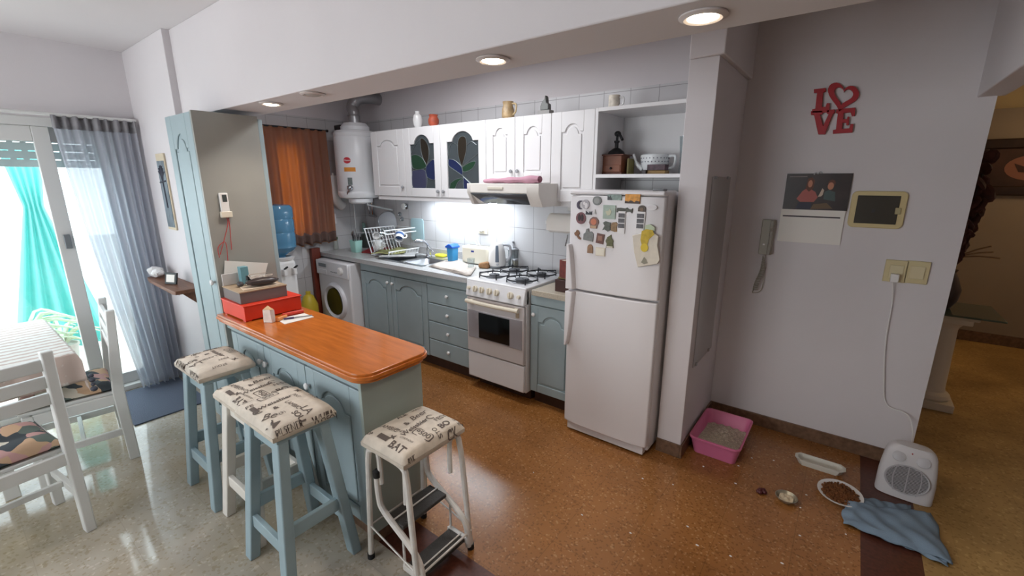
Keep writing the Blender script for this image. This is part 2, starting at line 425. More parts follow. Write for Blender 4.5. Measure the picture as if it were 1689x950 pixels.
# kitchen window behind the short curtain
w = MB(); w.box(XL - .1, XL + .01, KY0, KY0 + .04, KZ0, KZ1); w.box(XL - .1, XL + .01, KY1 - .04, KY1, KZ0, KZ1); w.box(XL - .1, XL + .01, KY0, KY1, KZ0, KZ0 + .04); w.box(XL - .1, XL + .01, KY0, KY1, KZ1 - .04, KZ1)
w.box(XL - .07, XL - .04, KY0, KY1, 1.55, 1.58)
win2 = w.struct('window_2', FRAME, bev=.003)
MB().box(XL - .058, XL - .052, KY0 + .04, KY1 - .04, KZ0 + .04, KZ1 - .04).build('window_pane', PANE, win2, local=True)
s = MB()
for k in range(7): s.tube([(XL - .085, KY0 + .05 + k * .06, KZ0 + .04), (XL - .085, KY0 + .05 + k * .06, KZ1 - .04)], .006)
for k in range(8): s.tube([(XL - .085, KY0 + .04, KZ0 + .1 + k * .13), (XL - .085, KY1 - .04, KZ0 + .1 + k * .13)], .005)
s.build('window_grille', mat('grille', (150, 140, 130), .5), win2, local=True)
MB().box(XL, XL + .05, KY0 - .03, KY1 + .05, KZ0 - .04, KZ0).struct('trim_1', WALL, bev=.004)

# outside: balcony
MB().box(-7.2, XW - .2, -4, 3.4, -.12, -.02).struct('floor_balcony', mat('balcony_tiles', (226, 220, 212), .6, var=.06, scale=4))
MB().box(-7.3, -7.2, -4, 3.4, -.1, 1.0).struct('wall_balcony', mat('balcony_wall', (236, 236, 234), .8))

# recessed ceiling lights
for k, (px, py, on, lab) in enumerate(((447, 170, 1, 'round white recessed downlight, lit, in the beam beside the tall cupboard'), (516, 154, 0, 'round recessed downlight that is switched off, second from the tall cupboard'),
        (813, 97, 1, 'lit round recessed downlight in the middle of the beam'), (1160, 25, 1.7, 'brightest round recessed downlight, in the beam in front of the wall stub'))):
    p = W(px, py, z=ZB)
    t = T('recessed_downlight', lab, 'light', (p.x, p.y, ZB), 'downlights under the beam')
    MB().lathe([(.042, .0), (.056, -.001), (.057, -.005), (.045, -.01), (.037, -.007), (.035, .0)], c=p, seg=32).build('trim_ring', mat('downlight_ring', (208, 200, 198), .35), t)
    bm = mat('lit_bulb', (255, 236, 205), .5, emit=22) if on else mat('unlit_bulb', (180, 176, 172), .3)
    MB().lathe([(.001, -.014), (.022, -.012), (.033, -.008), (.035, -.002)], c=p, seg=24).build('bulb', bm, t)
    if on: lamp('downlight_beam', 'SPOT', (p.x, p.y, ZB - .03), 11 * on, (1.0, .86, .72), spot_size=R(140), spot_blend=.8, shadow_soft_size=.05)
# ------------------------------------------------------------------ kitchen: base cabinets
BODY = mat('cabinet_carcass_blue', (140, 156, 155), .45, var=.04, scale=5)
DARKK = mat('plinth_brown', (70, 46, 36), .5, var=.2, scale=20)
YF = 2.51
def base_unit(name, lab, x0, x1, doors=(), drawers=0, group=None, zb=.858):
    t = T(name, lab, 'cabinet', ((x0 + x1) / 2, YF + .3, 0), group)
    b = MB(); b.box(x0, x1, YF + .021, YB, .11, zb); b.build('body', BODY, t, bev=.002)
    MB().box(x0, x1, YF + .07, YB, 0, .11).build('plinth', DARKK, t)
    MB().box(x0 + .001, x1 - .001, YF + .002, YF + .021, .785, .857).build('top_rail', BLUE, t, bev=.002)
    for a, c, k in doors:
        o = panel_door(a + .003, c - .003, .115, .778, YF, arch=.055, m=.062).build('door', BLUE, t, bev=.003)
        knob(a + .035 if k < 0 else c - .035, YF, .715, PORC, o)
    for i in range(drawers):
        z1 = .778 - i * .166; o = MB().box(x0 + .003, x1 - .003, YF, YF + .02, z1 - .16, z1).build('drawer', BLUE, t, bev=.006, seg=3)
        knob((x0 + x1) / 2, YF, z1 - .075, PORC, o)
    return t
base_unit('base_cabinet', 'pale blue base cabinet with two arched doors under the sink', -3.8, -2.84, ((-3.8, -3.335, 1), (-3.335, -2.84, -1)), zb=.745)
base_unit('drawer_unit', 'pale blue unit of four drawers left of the stove', -2.84, -2.335, drawers=4)
base_unit('base_cabinet', 'narrow pale blue base cabinet with one arched door between stove and fridge', -1.745, -1.37, ((-1.745, -1.37, -1),))
# worktops
SX0, SX1, SY0, SY1 = -3.62, -2.98, 2.6, 2.97
b = MB(); z0, z1 = .86, .9
b.box(-4.48, SX0, 2.475, YB, z0, z1); b.box(SX1, -2.32, 2.475, YB, z0, z1); b.box(SX0, SX1, 2.475, SY0, z0, z1); b.box(SX0, SX1, SY1, YB, z0, z1)
t = T('kitchen_worktop', 'long grey stone worktop with upstand, running from the corner to the stove', 'worktop', (-3.4, 2.8, .86))
b.build('slab', GRANITE, t); MB().box(-4.48, -2.32, YB - .02, YB, .9, .97).build('upstand', mat('pale_granite', (172, 170, 170), .3, var=.15, scale=120), t, bev=.002)
b = MB(); b.box(-1.715, -1.35, 2.475, YB, .86, .9); b.thing('worktop', mat('beige_granite', (176, 166, 150), .3, var=.2, scale=150), 'short beige stone worktop between stove and fridge', 'worktop', bev=.003)
MB().box(-4.485, -4.44, 2.375, 2.468, 0, .95).thing('end_board', mat('red_brown_board', (112, 48, 34), .5, var=.2, scale=8), 'red-brown upright board left of the washing machine', 'board', bev=.002)
# sink
t = T('kitchen_sink', 'stainless steel double-basin sink let into the grey worktop', 'sink', (-3.3, 2.785, .7))
b = MB(); xm = (SX0 + SX1) / 2
for a, c in ((SX0, xm - .012), (xm + .012, SX1)):
    pa = rrect(a + .025, c - .02, SY0 + .02, SY1 - .06, .05)
    n = len(pa); cx, cyy = (a + c) / 2, (SY0 + SY1) / 2
    lo = [(cx + (p[0] - cx) * .9, cyy + (p[1] - cyy) * .9) for p in pa]
    b.add([(p[0], p[1], .9) for p in pa] + [(p[0], p[1], .75) for p in lo], [(i, (i + 1) % n, n + (i + 1) % n, n + i) for i in range(n)] + [tuple(range(n, 2 * n))])
b.build('basin', STEEL, t, fixn=False, solid=.002)
r = MB(); Z = .9005
r.box(SX0 - .02, SX1 + .02, SY0 - .02, SY0 + .02, Z, Z + .004); r.box(SX0 - .02, SX1 + .02, SY1 - .06, SY1 + .02, Z, Z + .004); r.box(SX0 - .02, SX0 + .025, SY0, SY1, Z, Z + .004); r.box(SX1 - .02, SX1 + .02, SY0, SY1, Z, Z + .004); r.box(xm - .032, xm + .037, SY0, SY1, Z, Z + .004)
r.build('rim', STEEL, t, bev=.001)
# tap
p = W(707, 421, y=2.95); p.z = .905
t = T('sink_tap', 'chrome single-lever tap behind the sink', 'tap', p)
MB().lathe([(.03, 0), (.03, .01), (.022, .02), (.022, .1)], c=p).build('tap_body', CHROME, t)
MB().tube(smooth_path([p + Vector((0, 0, .09)), p + Vector((-.005, -.01, .13)), p + Vector((-.025, -.05, .165)), p + Vector((-.05, -.11, .17)), p + Vector((-.055, -.125, .15))]), [.014] * 5 + [.012] * 15 + [.01] * 5, 12).build('spout', CHROME, t)
MB().bar(p + Vector((.01, 0, .1)), p + Vector((.12, -.05, .075)), .03, .012, w2=.016).build('lever', CHROME, t, bev=.004)
# washing machine
t = T('washing_machine', 'white front-loading washing machine in the corner under the worktop', 'washing machine', (-4.13, 2.7, 0))
x0, x1, y0 = -4.42, -3.84, 2.41
MB().box(x0, x1, y0, 2.98, .02, .845).build('body', APPL, t, bev=.018, seg=3)
b = MB(); b.box(x0 + .004, x1 - .004, y0 - .018, y0 + .004, .69, .842); b.build('control_panel', APPL, t, bev=.01, seg=3)
cx, cz = (x0 + x1) / 2 + .01, .43
M = Matrix.Translation((cx, y0, cz)) @ Matrix.Rotation(R(90), 4, 'X')
o = MB().lathe([(.135, -.005), (.15, .02), (.168, .034), (.186, .026), (.195, .008), (.197, -.005)], M=M, seg=40).build('door_ring', mat('white_door_ring', (214, 215, 220), .3), t)
MB().lathe([(.001, .004), (.06, .006), (.11, .012), (.14, .02), (.145, .0)], M=M, seg=40).build('porthole_glass', DARKGLASS, o)
MB().box(x0 + .06, x0 + .2, y0 - .022, y0 - .016, .775, .812).build('display', mat('display_grey', (120, 128, 134), .3), t, bev=.002)
M = Matrix.Translation((x1 - .12, y0 - .018, .765)) @ Matrix.Rotation(R(90), 4, 'X')
MB().lathe([(.04, 0), (.038, .016), (.03, .024), (.001, .026)], M=M).build('programme_knob', PLASTIC, t)
MB().box(x0 + .02, x0 + .2, y0 - .021, y0 - .016, .7, .75).build('detergent_drawer', APPL, t, bev=.002)
for k in range(4): MB().box(x1 - .3 + k * .03, x1 - .285 + k * .03, y0 - .021, y0 - .016, .735, .745).build('button', GREYP, t)
for x in (x0 + .05, x1 - .05): MB().lathe([(.02, 0), (.02, .025)], c=(x, y0 + .06, 0)).build('foot', BLACK, t)
# ------------------------------------------------------------------ stove
t = T('gas_stove', 'white four-burner gas stove with cream knobs and a dark oven window', 'stove', (-2.02, 2.75, 0))
x0, x1, y0 = -2.318, -1.757, 2.45
b = MB(); b.box(x0, x1, y0 + .03, 3.02, .09, .88); b.build('body', APPL, t, bev=.004)
b = MB(); b.prism([(y0 - .01, .775), (y0 + .012, .895), (y0 + .06, .9), (y0 + .06, .775)], 'x', x0, x1); b.build('control_panel', APPL, t, bev=.008, seg=3)
b = MB(); b.box(x0 - .004, x1 + .004, y0 + .012, 3.03, .88, .905); b.build('cooktop', APPL, t, bev=.008, seg=3)
b = MB(); b.box(x0 + .004, x1 - .004, y0, y0 + .03, .32, .765); o = b.build('oven_door', mat('oven_door_enamel', (205, 200, 200), .3), t, bev=.006)
OW = mat('oven_band', (160, 158, 164), .35)
MB().box(x0 + .02, x1 - .02, y0 - .004, y0 + .004, .44, .665).build('window_band', OW, o, bev=.002)
MB().box(x0 + .13, x1 - .13, y0 - .007, y0 + .002, .45, .655).build('oven_window', DARKGLASS, o, bev=.002)
h = MB(); pts = [(x0 + .03 + (x1 - x0 - .06) * i / 16, y0 - .035 - .012 * math.sin(math.pi * i / 16), .742) for i in range(17)]
h.tube(pts, .016, 10); h.box(x0 + .05, x0 + .08, y0 - .04, y0 + .01, .733, .751); h.box(x1 - .08, x1 - .05, y0 - .04, y0 + .01, .733, .751); h.build('oven_handle', CREAM, o)
MB().box(x1 - .075, x1 - .045, y0 - .003, y0 + .002, .68, .715).build('badge', mat('badge_tan', (176, 160, 138), .5), o)
MB().box(x0 + .004, x1 - .004, y0 + .004, y0 + .03, .1, .31).build('drawer', APPL, t, bev=.006)
MB().box(x0 + .02, x1 - .02, y0 + .12, 3.0, 0, .09).build('plinth', DARKK, t)
kx = [.035, .1, .165, .24, .31, .44, .515]; kr = [.014, .024, .024, .026, .024, .026, .014]
for q, rr in zip(kx, kr):
    M = Matrix.Translation((x0 + q, y0 - .001, .838)) @ Matrix.Rotation(R(80), 4, 'X')
    b = MB(); b.lathe([(rr, -.002), (rr, .01), (rr * .85, .018), (.001, .019)], M=M, seg=20)
    if rr > .02: b.box(-.005, .005, -rr * .9, rr * .9, .015, .028, M=M)
    b.build('knob', CREAM, t, bev=.001)
IRON = mat('black_iron', (20, 22, 30), .45)
for bx, by, rr in ((-2.17, 2.62, .04), (-1.9, 2.62, .052), (-2.17, 2.88, .046), (-1.9, 2.88, .04)):
    o = MB().lathe([(rr + .03, .904), (rr + .028, .909), (rr, .912), (rr, .92)], c=(bx, by, 0), seg=28).build('burner', STEEL, t)
    MB().lathe([(rr, .92), (rr, .928), (rr * .9, .932), (.001, .933)], c=(bx, by, 0), seg=28).build('burner_cap', mat('burner_cap_grey', (66, 68, 74), .5), o)
for by in (2.62, 2.88):
    g = MB(); zt = .948
    for bx in (-2.17, -1.9):
        g.tube([(bx + .118 * math.cos(a), by + .112 * math.sin(a), .93) for a in [2 * math.pi * i / 28 for i in range(28)]], .0055, 7, close=True)
        for a in (0, 90, 180, 270):
            c, s = math.cos(R(a + 45)), math.sin(R(a + 45))
            g.tube([(bx + c * .118, by + s * .112, .93), (bx + c * .118, by + s * .112, zt), (bx + c * .05, by + s * .05, zt), (bx + c * .05, by + s * .05, .938)], .005, 7)
            g.tube([(bx + c * .118, by + s * .112, .93), (bx + c * .12, by + s * .114, .905)], .005, 7)
    g.build('pan_support', IRON, t)
# ------------------------------------------------------------------ fridge
t = T('refrigerator', 'tall white fridge freezer covered with magnets', 'fridge', (-1.07, 2.65, 0))
x0, x1, y0 = -1.362, -.792, 2.35; zs = .985
FR = mat('fridge_white', (222, 219, 221), .3, var=.01, scale=3)
MB().box(x0 + .008, x1, y0 + .06, 2.98, .03, 1.578).build('cabinet', FR, t, bev=.01, seg=3)
def fdoor(n, z0, z1):
    b = MB(); P = []
    for i in range(13):
        u = i / 12; P.append((x0 + (x1 - x0) * u, y0 - .0 + .02 * (2 * abs(u - .5)) ** 4))
    b.prism(P + [(x1, y0 + .055), (x0, y0 + .055)], 'z', z0, z1)
    return b.build(n, FR, t, bev=.008, seg=3)
fz = fdoor('freezer_door', zs + .006, 1.561); fd = fdoor('fridge_door', .07, zs - .006)
MB().box(x0, x1, y0 + .004, y0 + .2, 1.5645, 1.592).build('top_trim', FR, t, bev=.01, seg=3)
MB().box(x1 - .07, x1 - .01, y0 + .01, y0 + .07, 1.592, 1.603).build('hinge_cover', GREYP, t, bev=.004)
def fh(par, za, zb, up):
    b = MB(); n = 14; vs = []
    for i in range(n + 1):
        u = i / n; z = za + (zb - za) * u; k = (1 - u) if up else u
        w_ = .06 * (.25 + .75 * k ** .6)
        vs += [(x0 + .004, y0 + .03, z), (x0 + .004, y0 - .022, z), (x0 + .004 + w_ * .8, y0 - .024, z), (x0 + .004 + w_, y0 + .002, z), (x0 + .004 + w_, y0 + .03, z)]
    fs = [(i * 5 + k, i * 5 + (k + 1) % 5, i * 5 + 5 + (k + 1) % 5, i * 5 + 5 + k) for i in range(n) for k in range(5)] + [(0, 1, 2, 3, 4), tuple(range(n * 5, n * 5 + 5))[::-1]]
    b.add(vs, fs); b.build('handle', FR, par, bev=.004)
fh(fz, zs + .008, 1.27, True); fh(fd, .62, zs - .008, False)
MB().box(x0 + .02, x1 - .02, y0 + .03, y0 + .08, .012, .068).build('toe_grille', FR, t, bev=.004)
for x in (x0 + .06, x1 - .06): MB().lathe([(.018, 0), (.018, .03)], c=(x, y0 + .1, 0)).build('foot', BLACK, t)

# ------------------------------------------------------------------ wall cabinets
YU, ZU0, ZU1 = 2.70, 1.50, 2.09
UX = [-3.747, -3.27, -2.81, -2.31, -2.03, -1.72, -1.39, -.79]
def shell(x0, x1, z0, z1, y0=YU + .021, y1=YB, t=.018, back=True):
    b = MB(); b.box(x0, x0 + t, y0, y1, z0, z1); b.box(x1 - t, x1, y0, y1, z0, z1); b.box(x0 + t, x1 - t, y0, y1, z0, z0 + t); b.box(x0 + t, x1 - t, y0, y1, z1 - t, z1)
    if back: b.box(x0 + t, x1 - t, y1 - .006, y1, z0 + t, z1 - t)
    return b
def wall_unit(lab, x0, x1, z0, doors, ks):
    t = T('wall_cabinet', lab, 'cabinet', ((x0 + x1) / 2, YU + .2, z0))
    shell(x0 + .001, x1 - .001, z0, ZU1).build('body', WHITE, t, bev=.001)
    for (a, c), k in zip(doors, ks):
        o = panel_door(a + .002, c - .002, z0 + .002, ZU1 - .002, YU, arch=.05, m=min(.085, (c - a) * .24)).build('door', WHITE, t, bev=.003)
        knob(a + .03 if k < 0 else c - .03, YU, z0 + .085, KNOBG, o, .014)
    return t
u = wall_unit('white wall cabinet with one plain arched door beside the water heater', UX[0], UX[1], ZU0, [(UX[0], UX[1])], [1])
wall_unit('white wall cabinet with two short arched doors above the extractor hood', UX[3], UX[5], 1.625, [(UX[3], UX[4]), (UX[4], UX[5])], [1, -1])
u2 = wall_unit('white wall cabinet with one tall arched door between hood and open shelves', UX[5], UX[6], ZU0, [(UX[5], UX[6])], [-1])
MB().box(UX[5], UX[6], YU + .05, YU + .07, ZU0 - .035, ZU0).build('valance', WHITE, u2)
MB().box(UX[0] + .05, UX[1], YU + .01, YU + .03, ZU0 - .035, ZU0 - .001).build('valance', WHITE, u)
# the glazed pair
t = T('glazed_wall_cabinet', 'white wall cabinet with two stained glass doors over the sink', 'cabinet', ((UX[1] + UX[3]) / 2, YU + .2, ZU0))
s = shell(UX[1] + .001, UX[3] - .001, ZU0, ZU1); s.build('body', WHITE, t, bev=.001)
MB().box(UX[1] + .02, UX[3] - .02, YU + .06, YB - .01, 1.79, 1.805).build('shelf', WHITE, t)
MB().box(UX[1], UX[3], YU + .01, YU + .03, ZU0 - .035, ZU0 - .001).build('valance', WHITE, t)
G = [art_glass('glass_grey', (128, 140, 146)), art_glass('glass_green', (66, 122, 88)), art_glass('glass_blue', (66, 84, 150)), art_glass('glass_brown', (84, 74, 60)), art_glass('glass_violet', (120, 124, 170))]
LEAD = mat('glass_lead', (120, 128, 130), .35, metal=.6)
LP = [(3, [(300, 540), (250, 420), (235, 300), (240, 222), (290, 238), (330, 310), (333, 430), (318, 500)]),
      (1, [(106, 415), (170, 405), (250, 450), (297, 545), (230, 580), (160, 580), (112, 545)]),
      (2, [(297, 550), (340, 500), (400, 480), (402, 690), (350, 700), (300, 670), (287, 610)]),
      (4, [(112, 600), (160, 590), (280, 600), (285, 800), (110, 800)])]
LL = [[(110, 380), (160, 300), (235, 225)], [(330, 310), (345, 380), (318, 500)], [(287, 610), (285, 805)], [(300, 540), (345, 480), (402, 470)]]
RP = [(3, [(690, 545), (655, 420), (652, 260), (685, 195), (738, 212), (745, 330), (722, 440)]),
      (1, [(695, 550), (770, 500), (838, 488), (810, 560), (750, 600), (700, 600)]),
      (2, [(540, 450), (600, 460), (660, 510), (692, 560), (692, 640), (630, 600), (545, 530)]),
      (1, [(556, 740), (620, 695), (695, 680), (640, 730), (600, 812), (545, 812)]),
      (2, [(705, 665), (815, 785), (815, 812), (710, 812)])]
RL = [[(550, 540), (700, 655), (840, 800)], [(690, 545), (865, 400)], [(690, 545), (700, 655), (708, 815)], [(655, 300), (600, 260), (560, 300), (545, 400)], [(745, 300), (800, 260), (850, 300)]]
for k, (a, c, P, L, gx0, gx1, ks) in enumerate(((UX[1], UX[2], LP, LL, 100, 408, 1), (UX[2], UX[3], RP, RL, 532, 878, -1))):
    a += .002; c -= .002; m = .075; z0, z1 = ZU0 + .002, ZU1 - .002; zs = z1 - .14; ar = .075
    d = MB(); d.box(a, a + m, YU, YU + .02, z0, z1); d.box(c - m, c, YU, YU + .02, z0, z1); d.box(a + m, c - m, YU, YU + .02, z0, z0 + m)
    top = arch_top(a + m, c - m, zs, ar, sh=.17)
    d.prism([(a + m, z1), (a + m, zs)] + top[1:-1] + [(c - m, zs), (c - m, z1)], 'y', YU, YU + .02)
    o = d.build('door', WHITE, t, bev=.003)
    q = MB(); q.prism([(a + m - .005, z0 + m - .005), (c - m + .005, z0 + m - .005)] + [(x, z + .006) for x, z in top[::-1]], 'y', YU + .012, YU + .013)
    w_ = (c - a - 2 * m) / (gx1 - gx0); top_y = 285 if k == 0 else 248; hz = (zs - z0 - m) / (808 - top_y)
    f = lambda p: (a + m + (p[0] - gx0) * w_, z0 + m + (808 - p[1]) * hz)
    for g, poly in P:
        pts = [f(p) for p in poly]; n = len(pts); q.mi = g
        sm = [v for v in smooth_path([(x, 0, z) for x, z in pts + [pts[0]]], 4)][:-1]
        q.prism([(v.x, v.z) for v in sm], 'y', YU + .009, YU + .011)
    q.build('stained_glass', G, o, smooth=10)
    l = MB()
    for g, poly in P:
        pts = [f(p) for p in poly]; l.tube(smooth_path([(x, YU + .01, z) for x, z in pts + [pts[0]]], 4)[:-1], .0028, 5, close=True)
    for poly in L: l.tube(smooth_path([(f(p)[0], YU + .01, f(p)[1]) for p in poly], 4), .0028, 5)
    l.build('leading', LEAD, o)
    knob(a + .03 if ks < 0 else c - .03, YU, z0 + .05, KNOBG, o, .015)
def bowl(name, c, r, h, m, lab, cat):
    return MB().lathe([(r * .45, 0), (r * .8, h * .4), (r, h), (r * .95, h), (r * .72, h * .42), (r * .3, .008)], c=c).thing(name, m, lab, cat)
bowl('bowl', (-2.98, 2.88, 1.519), .09, .1, mat('orange_red', (214, 88, 52), .4), 'orange-red bowl behind the left stained glass door', 'bowl')
MB().lathe([(.03, 0), (.05, .05), (.035, .11), (.04, .13)], c=(-3.03, 2.86, 1.806)).thing('jug', PORC, 'small white jug on the inner shelf behind the left stained glass door', 'jug')
MB().lathe([(.05, 0), (.06, .1), (.055, .16), (.03, .17)], c=(-2.55, 2.9, 1.806)).thing('canister', mat('canister_grey', (120, 130, 134), .4), 'grey canister behind the right stained glass door', 'canister')
# open shelf unit over the fridge
t = T('open_shelf_unit', 'white open wall shelf unit above the fridge', 'shelf unit', (-1.09, 2.9, 1.5))
b = MB(); b.box(UX[6], UX[6] + .02, YU, YB, ZU0, ZU1); b.build('side_panel', WHITE, t, bev=.001)
MB().box(UX[6] + .02, -.777, YU, YB, ZU1 - .022, ZU1).build('top_board', WHITE, t, bev=.001)
MB().box(UX[6] + .02, -.777, YU, YB, 1.662, 1.684).build('shelf', WHITE, t, bev=.001)
MB().box(UX[6] + .02, -.777, YB - .008, YB, 1.684, ZU1 - .022).build('back_panel', WHITE, t)
# hood
t = T('extractor_hood', 'cream-white extractor hood with grey front above the stove', 'hood', (-1.95, 2.8, 1.47))
b = MB(); x0, x1 = UX[3] + .01, UX[5] + .06; hy = 2.47
b.prism([(hy, 1.56), (hy, 1.622), (YB, 1.622), (YB, 1.48), (hy + .085, 1.48)], 'x', x0 + .03, x1 - .03)
for xa, xb in ((x0, x0 + .032), (x1 - .1, x1)):
    b.prism([(hy - .002, 1.556), (hy - .002, 1.624), (YB, 1.624), (YB, 1.47), (hy + .05, 1.47)], 'x', xa, xb)
b.build('body', CREAM if 0 else mat('hood_white', (222, 218, 212), .4, var=.03, scale=9), t, bev=.003)
b = MB(); d = Vector((0, .085, -.08)); 
b.add([(x0 + .034, hy - .001, 1.553), (x1 - .1, hy - .001, 1.553), (x1 - .1, hy + .082, 1.481), (x0 + .1, hy + .082, 1.481)], [(0, 1, 2, 3)]); b.build('visor', mat('hood_grey_glass', (92, 96, 102), .2, metal=.3), t, solid=.004)
MB().box(x0 + .2, x0 + .34, hy - .006, hy + .002, 1.583, 1.6).build('switch_strip', mat('switch_cream', (206, 200, 186), .5), t, bev=.002)
cl = MB()
def pk(u, v):
    x = -2.16 + u * .47; r = .014 + .012 * u; a = v * 2 * math.pi
    return (x, hy + .05 + .03 * math.cos(a) + .006 * math.sin(u * 20), 1.626 + r + r * math.sin(a) * (1 + .15 * math.sin(u * 17)))
cl.grid(pk, 24, 12); cl.thing('folded_cloth', cloth_mat('pink_cloth', (196, 150, 166), .1), 'pink cloth folded along the top of the extractor hood', 'cloth')
# lamp under the wall cabinets
t = T('under_cabinet_lamp', 'white fluorescent tube lamp, lit, under the glazed wall cabinet', 'lamp', (-2.75, 2.92, 1.465))
MB().box(-3.36, -2.36, 2.88, 2.96, 1.472, 1.498).build('housing', PLASTIC, t, bev=.004)
MB().tube([(-3.33, 2.92, 1.462), (-2.39, 2.92, 1.462)], .011, 12).build('tube', mat('lit_tube', (226, 240, 255), .5, emit=14), t)
lamp('under_cabinet_light', 'AREA', (-2.86, 2.93, 1.448), 9, (.86, .94, 1.0), (0, 0, 0), shape='RECTANGLE', size=.98, size_y=.04)
# ------------------------------------------------------------------ water heater
HX, HY, HR = -4.15, 2.80, .205
t = T('water_heater', 'tall white cylindrical gas water heater in the kitchen corner', 'water heater', (HX, HY, 1.46))
HW = mat('heater_white', (226, 227, 230), .3, var=.01, scale=3)
MB().lathe([(.1, 1.45), (.19, 1.47), (HR, 1.5), (HR, 1.53), (HR - .003, 1.535), (HR, 1.54), (HR, 2.06), (HR - .003, 2.065), (HR, 2.07), (HR, 2.1), (HR - .02, 2.125), (.1, 2.135)], c=(HX, HY, 0), seg=48).build('tank', HW, t)
MB().lathe([(.14, 2.13), (.14, 2.165), (.11, 2.2), (.05, 2.205)], c=(HX + .02, HY, 0), seg=32).build('draft_hood', HW, t)
MB().lathe([(.1, 1.41), (.12, 1.425), (.12, 1.46)], c=(HX + .05, HY - .02, 0), seg=28).build('burner_skirt', HW, t)
FL = mat('flue_aluminium', (168, 168, 170), .35, metal=.85, bump=.3, bscale=50)
MB().tube(smooth_path([(HX + .02, HY, 2.2), (HX + .02, HY, 2.3), (HX + .0, HY, 2.36), (HX + .02, HY + .06, 2.44), (HX + .04, HY + .2, 2.46), (HX + .04, YB + .02, 2.46)]), .056, 16).build('flue_pipe', FL, t)
b = MB()
for z in (2.27, 2.28): b.tube([(HX + .02 + .058 * math.cos(a), HY + .058 * math.sin(a), z) for a in [2 * math.pi * i / 20 for i in range(20)]], .004, 6, close=True)
b.build('flue_collar', FL, t)
def patch(name, m, a0, a1, z0, z1, oval=False, r=HR + .002):
    b = MB(); n = 20
    if oval:
        pts = [(R((a0 + a1) / 2 + (a1 - a0) / 2 * math.cos(2 * math.pi * i / 28)), (z0 + z1) / 2 + (z1 - z0) / 2 * math.sin(2 * math.pi * i / 28)) for i in range(28)]
        b.add([(HX + r * math.cos(a), HY + r * math.sin(a), z) for a, z in pts], [tuple(range(28))])
    else:
        b.grid(lambda u, v: (HX + r * math.cos(R(a0 + (a1 - a0) * u)), HY + r * math.sin(R(a0 + (a1 - a0) * u)), z0 + (z1 - z0) * v), 8, 1)
    return b
b = patch('', None, -70, -49, 1.805, 1.865, True); b.mi = 1
def cyl(a, c): return (HX + (HR + .0035) * math.cos(R(-59.5) + a / HR), HY + (HR + .0035) * math.sin(R(-59.5) + a / HR), 1.835 + c)
b.text('Rheem', .026, cyl, .004, .2); b.build('logo_badge', [mat('logo_red', (196, 44, 56), .4), mat('logo_white', (238, 232, 232), .4)], t)
patch('', None, -70, -38, 1.728, 1.768).build('orange_sticker', mat('sticker_orange', (214, 140, 52), .5), t)
patch('', None, -62, -49, 1.6, 1.67).build('grey_label', mat('label_grey', (110, 118, 116), .5, var=.3, scale=90), t)
v = MB(); a = R(-56); vx, vy = HX + HR * math.cos(a), HY + HR * math.sin(a)
v.ball((vx + .01, vy - .012, 1.57), .03); v.tube([(vx - .04, vy - .01, 1.585), (vx + .05, vy - .02, 1.56)], .008); v.tube([(vx + .01, vy - .01, 1.56), (vx - .03, vy - .02, 1.52), (vx - .05, vy + .0, 1.48)], .007)
v.build('gas_valve', STEEL, t)
b = MB(); b.box(HX - .2, HX - .09, HY - .1, HY - .02, 2.14, 2.19); b.build('flue_bracket', BLACK, t, bev=.01)
pp = MB()
pp.tube([(HX - .02, HY - .06, 1.42), (HX - .02, HY - .06, 1.1), (HX - .02, YB - .02, 1.08)], .008)
pp.tube([(HX + .14, HY - .04, 1.46), (HX + .16, HY - .02, 1.4), (HX + .2, YB - .04, 1.33)], .01)
pp.build('water_pipe', mat('pipe_pale', (170, 172, 174), .4, metal=.3), t)
# wall valve right of the pipes
p = W(611, 352, y=YB - .04)
t = T('stop_valve', 'chrome stop valve with two pipes on the tiles below the heater', 'valve', p)
MB().tube([p + Vector((-.05, .02, -.02)), p + Vector((.07, .02, -.03))], .016, 10).build('valve_body', CHROME, t)
MB().tube([p + Vector((-.045, .02, -.02)), p + Vector((-.05, .01, .14))], .008).build('pipe', CHROME, t)
MB().tube([p + Vector((.02, .02, -.02)), p + Vector((.02, .01, .16))], .009).build('pipe', CHROME, t)
# white duct box on the left wall
p = W(549, 303, x=XL + .05); p.y -= .0; 
t = T('extractor_fan_box', 'white plastic box with a bent duct left of the water heater', 'vent box', (XL + .05, p.y, p.z))
MB().box(XL + .001, XL + .1, p.y - .07, p.y + .055, p.z - .03, p.z + .085).build('box', PLASTIC, t, bev=.01)
MB().tube(smooth_path([(XL + .055, p.y, p.z - .02), (XL + .055, p.y - .0, p.z - .1), (XL + .06, p.y + .02, p.z - .18), (XL + .05, p.y + .09, p.z - .24)]), .05, 14).build('duct', PLASTIC, t)
MB().tube([(XL + .08, p.y - .01, p.z + .08), (XL + .08, p.y - .01, p.z + .11)], .012).build('spigot', PLASTIC, t)
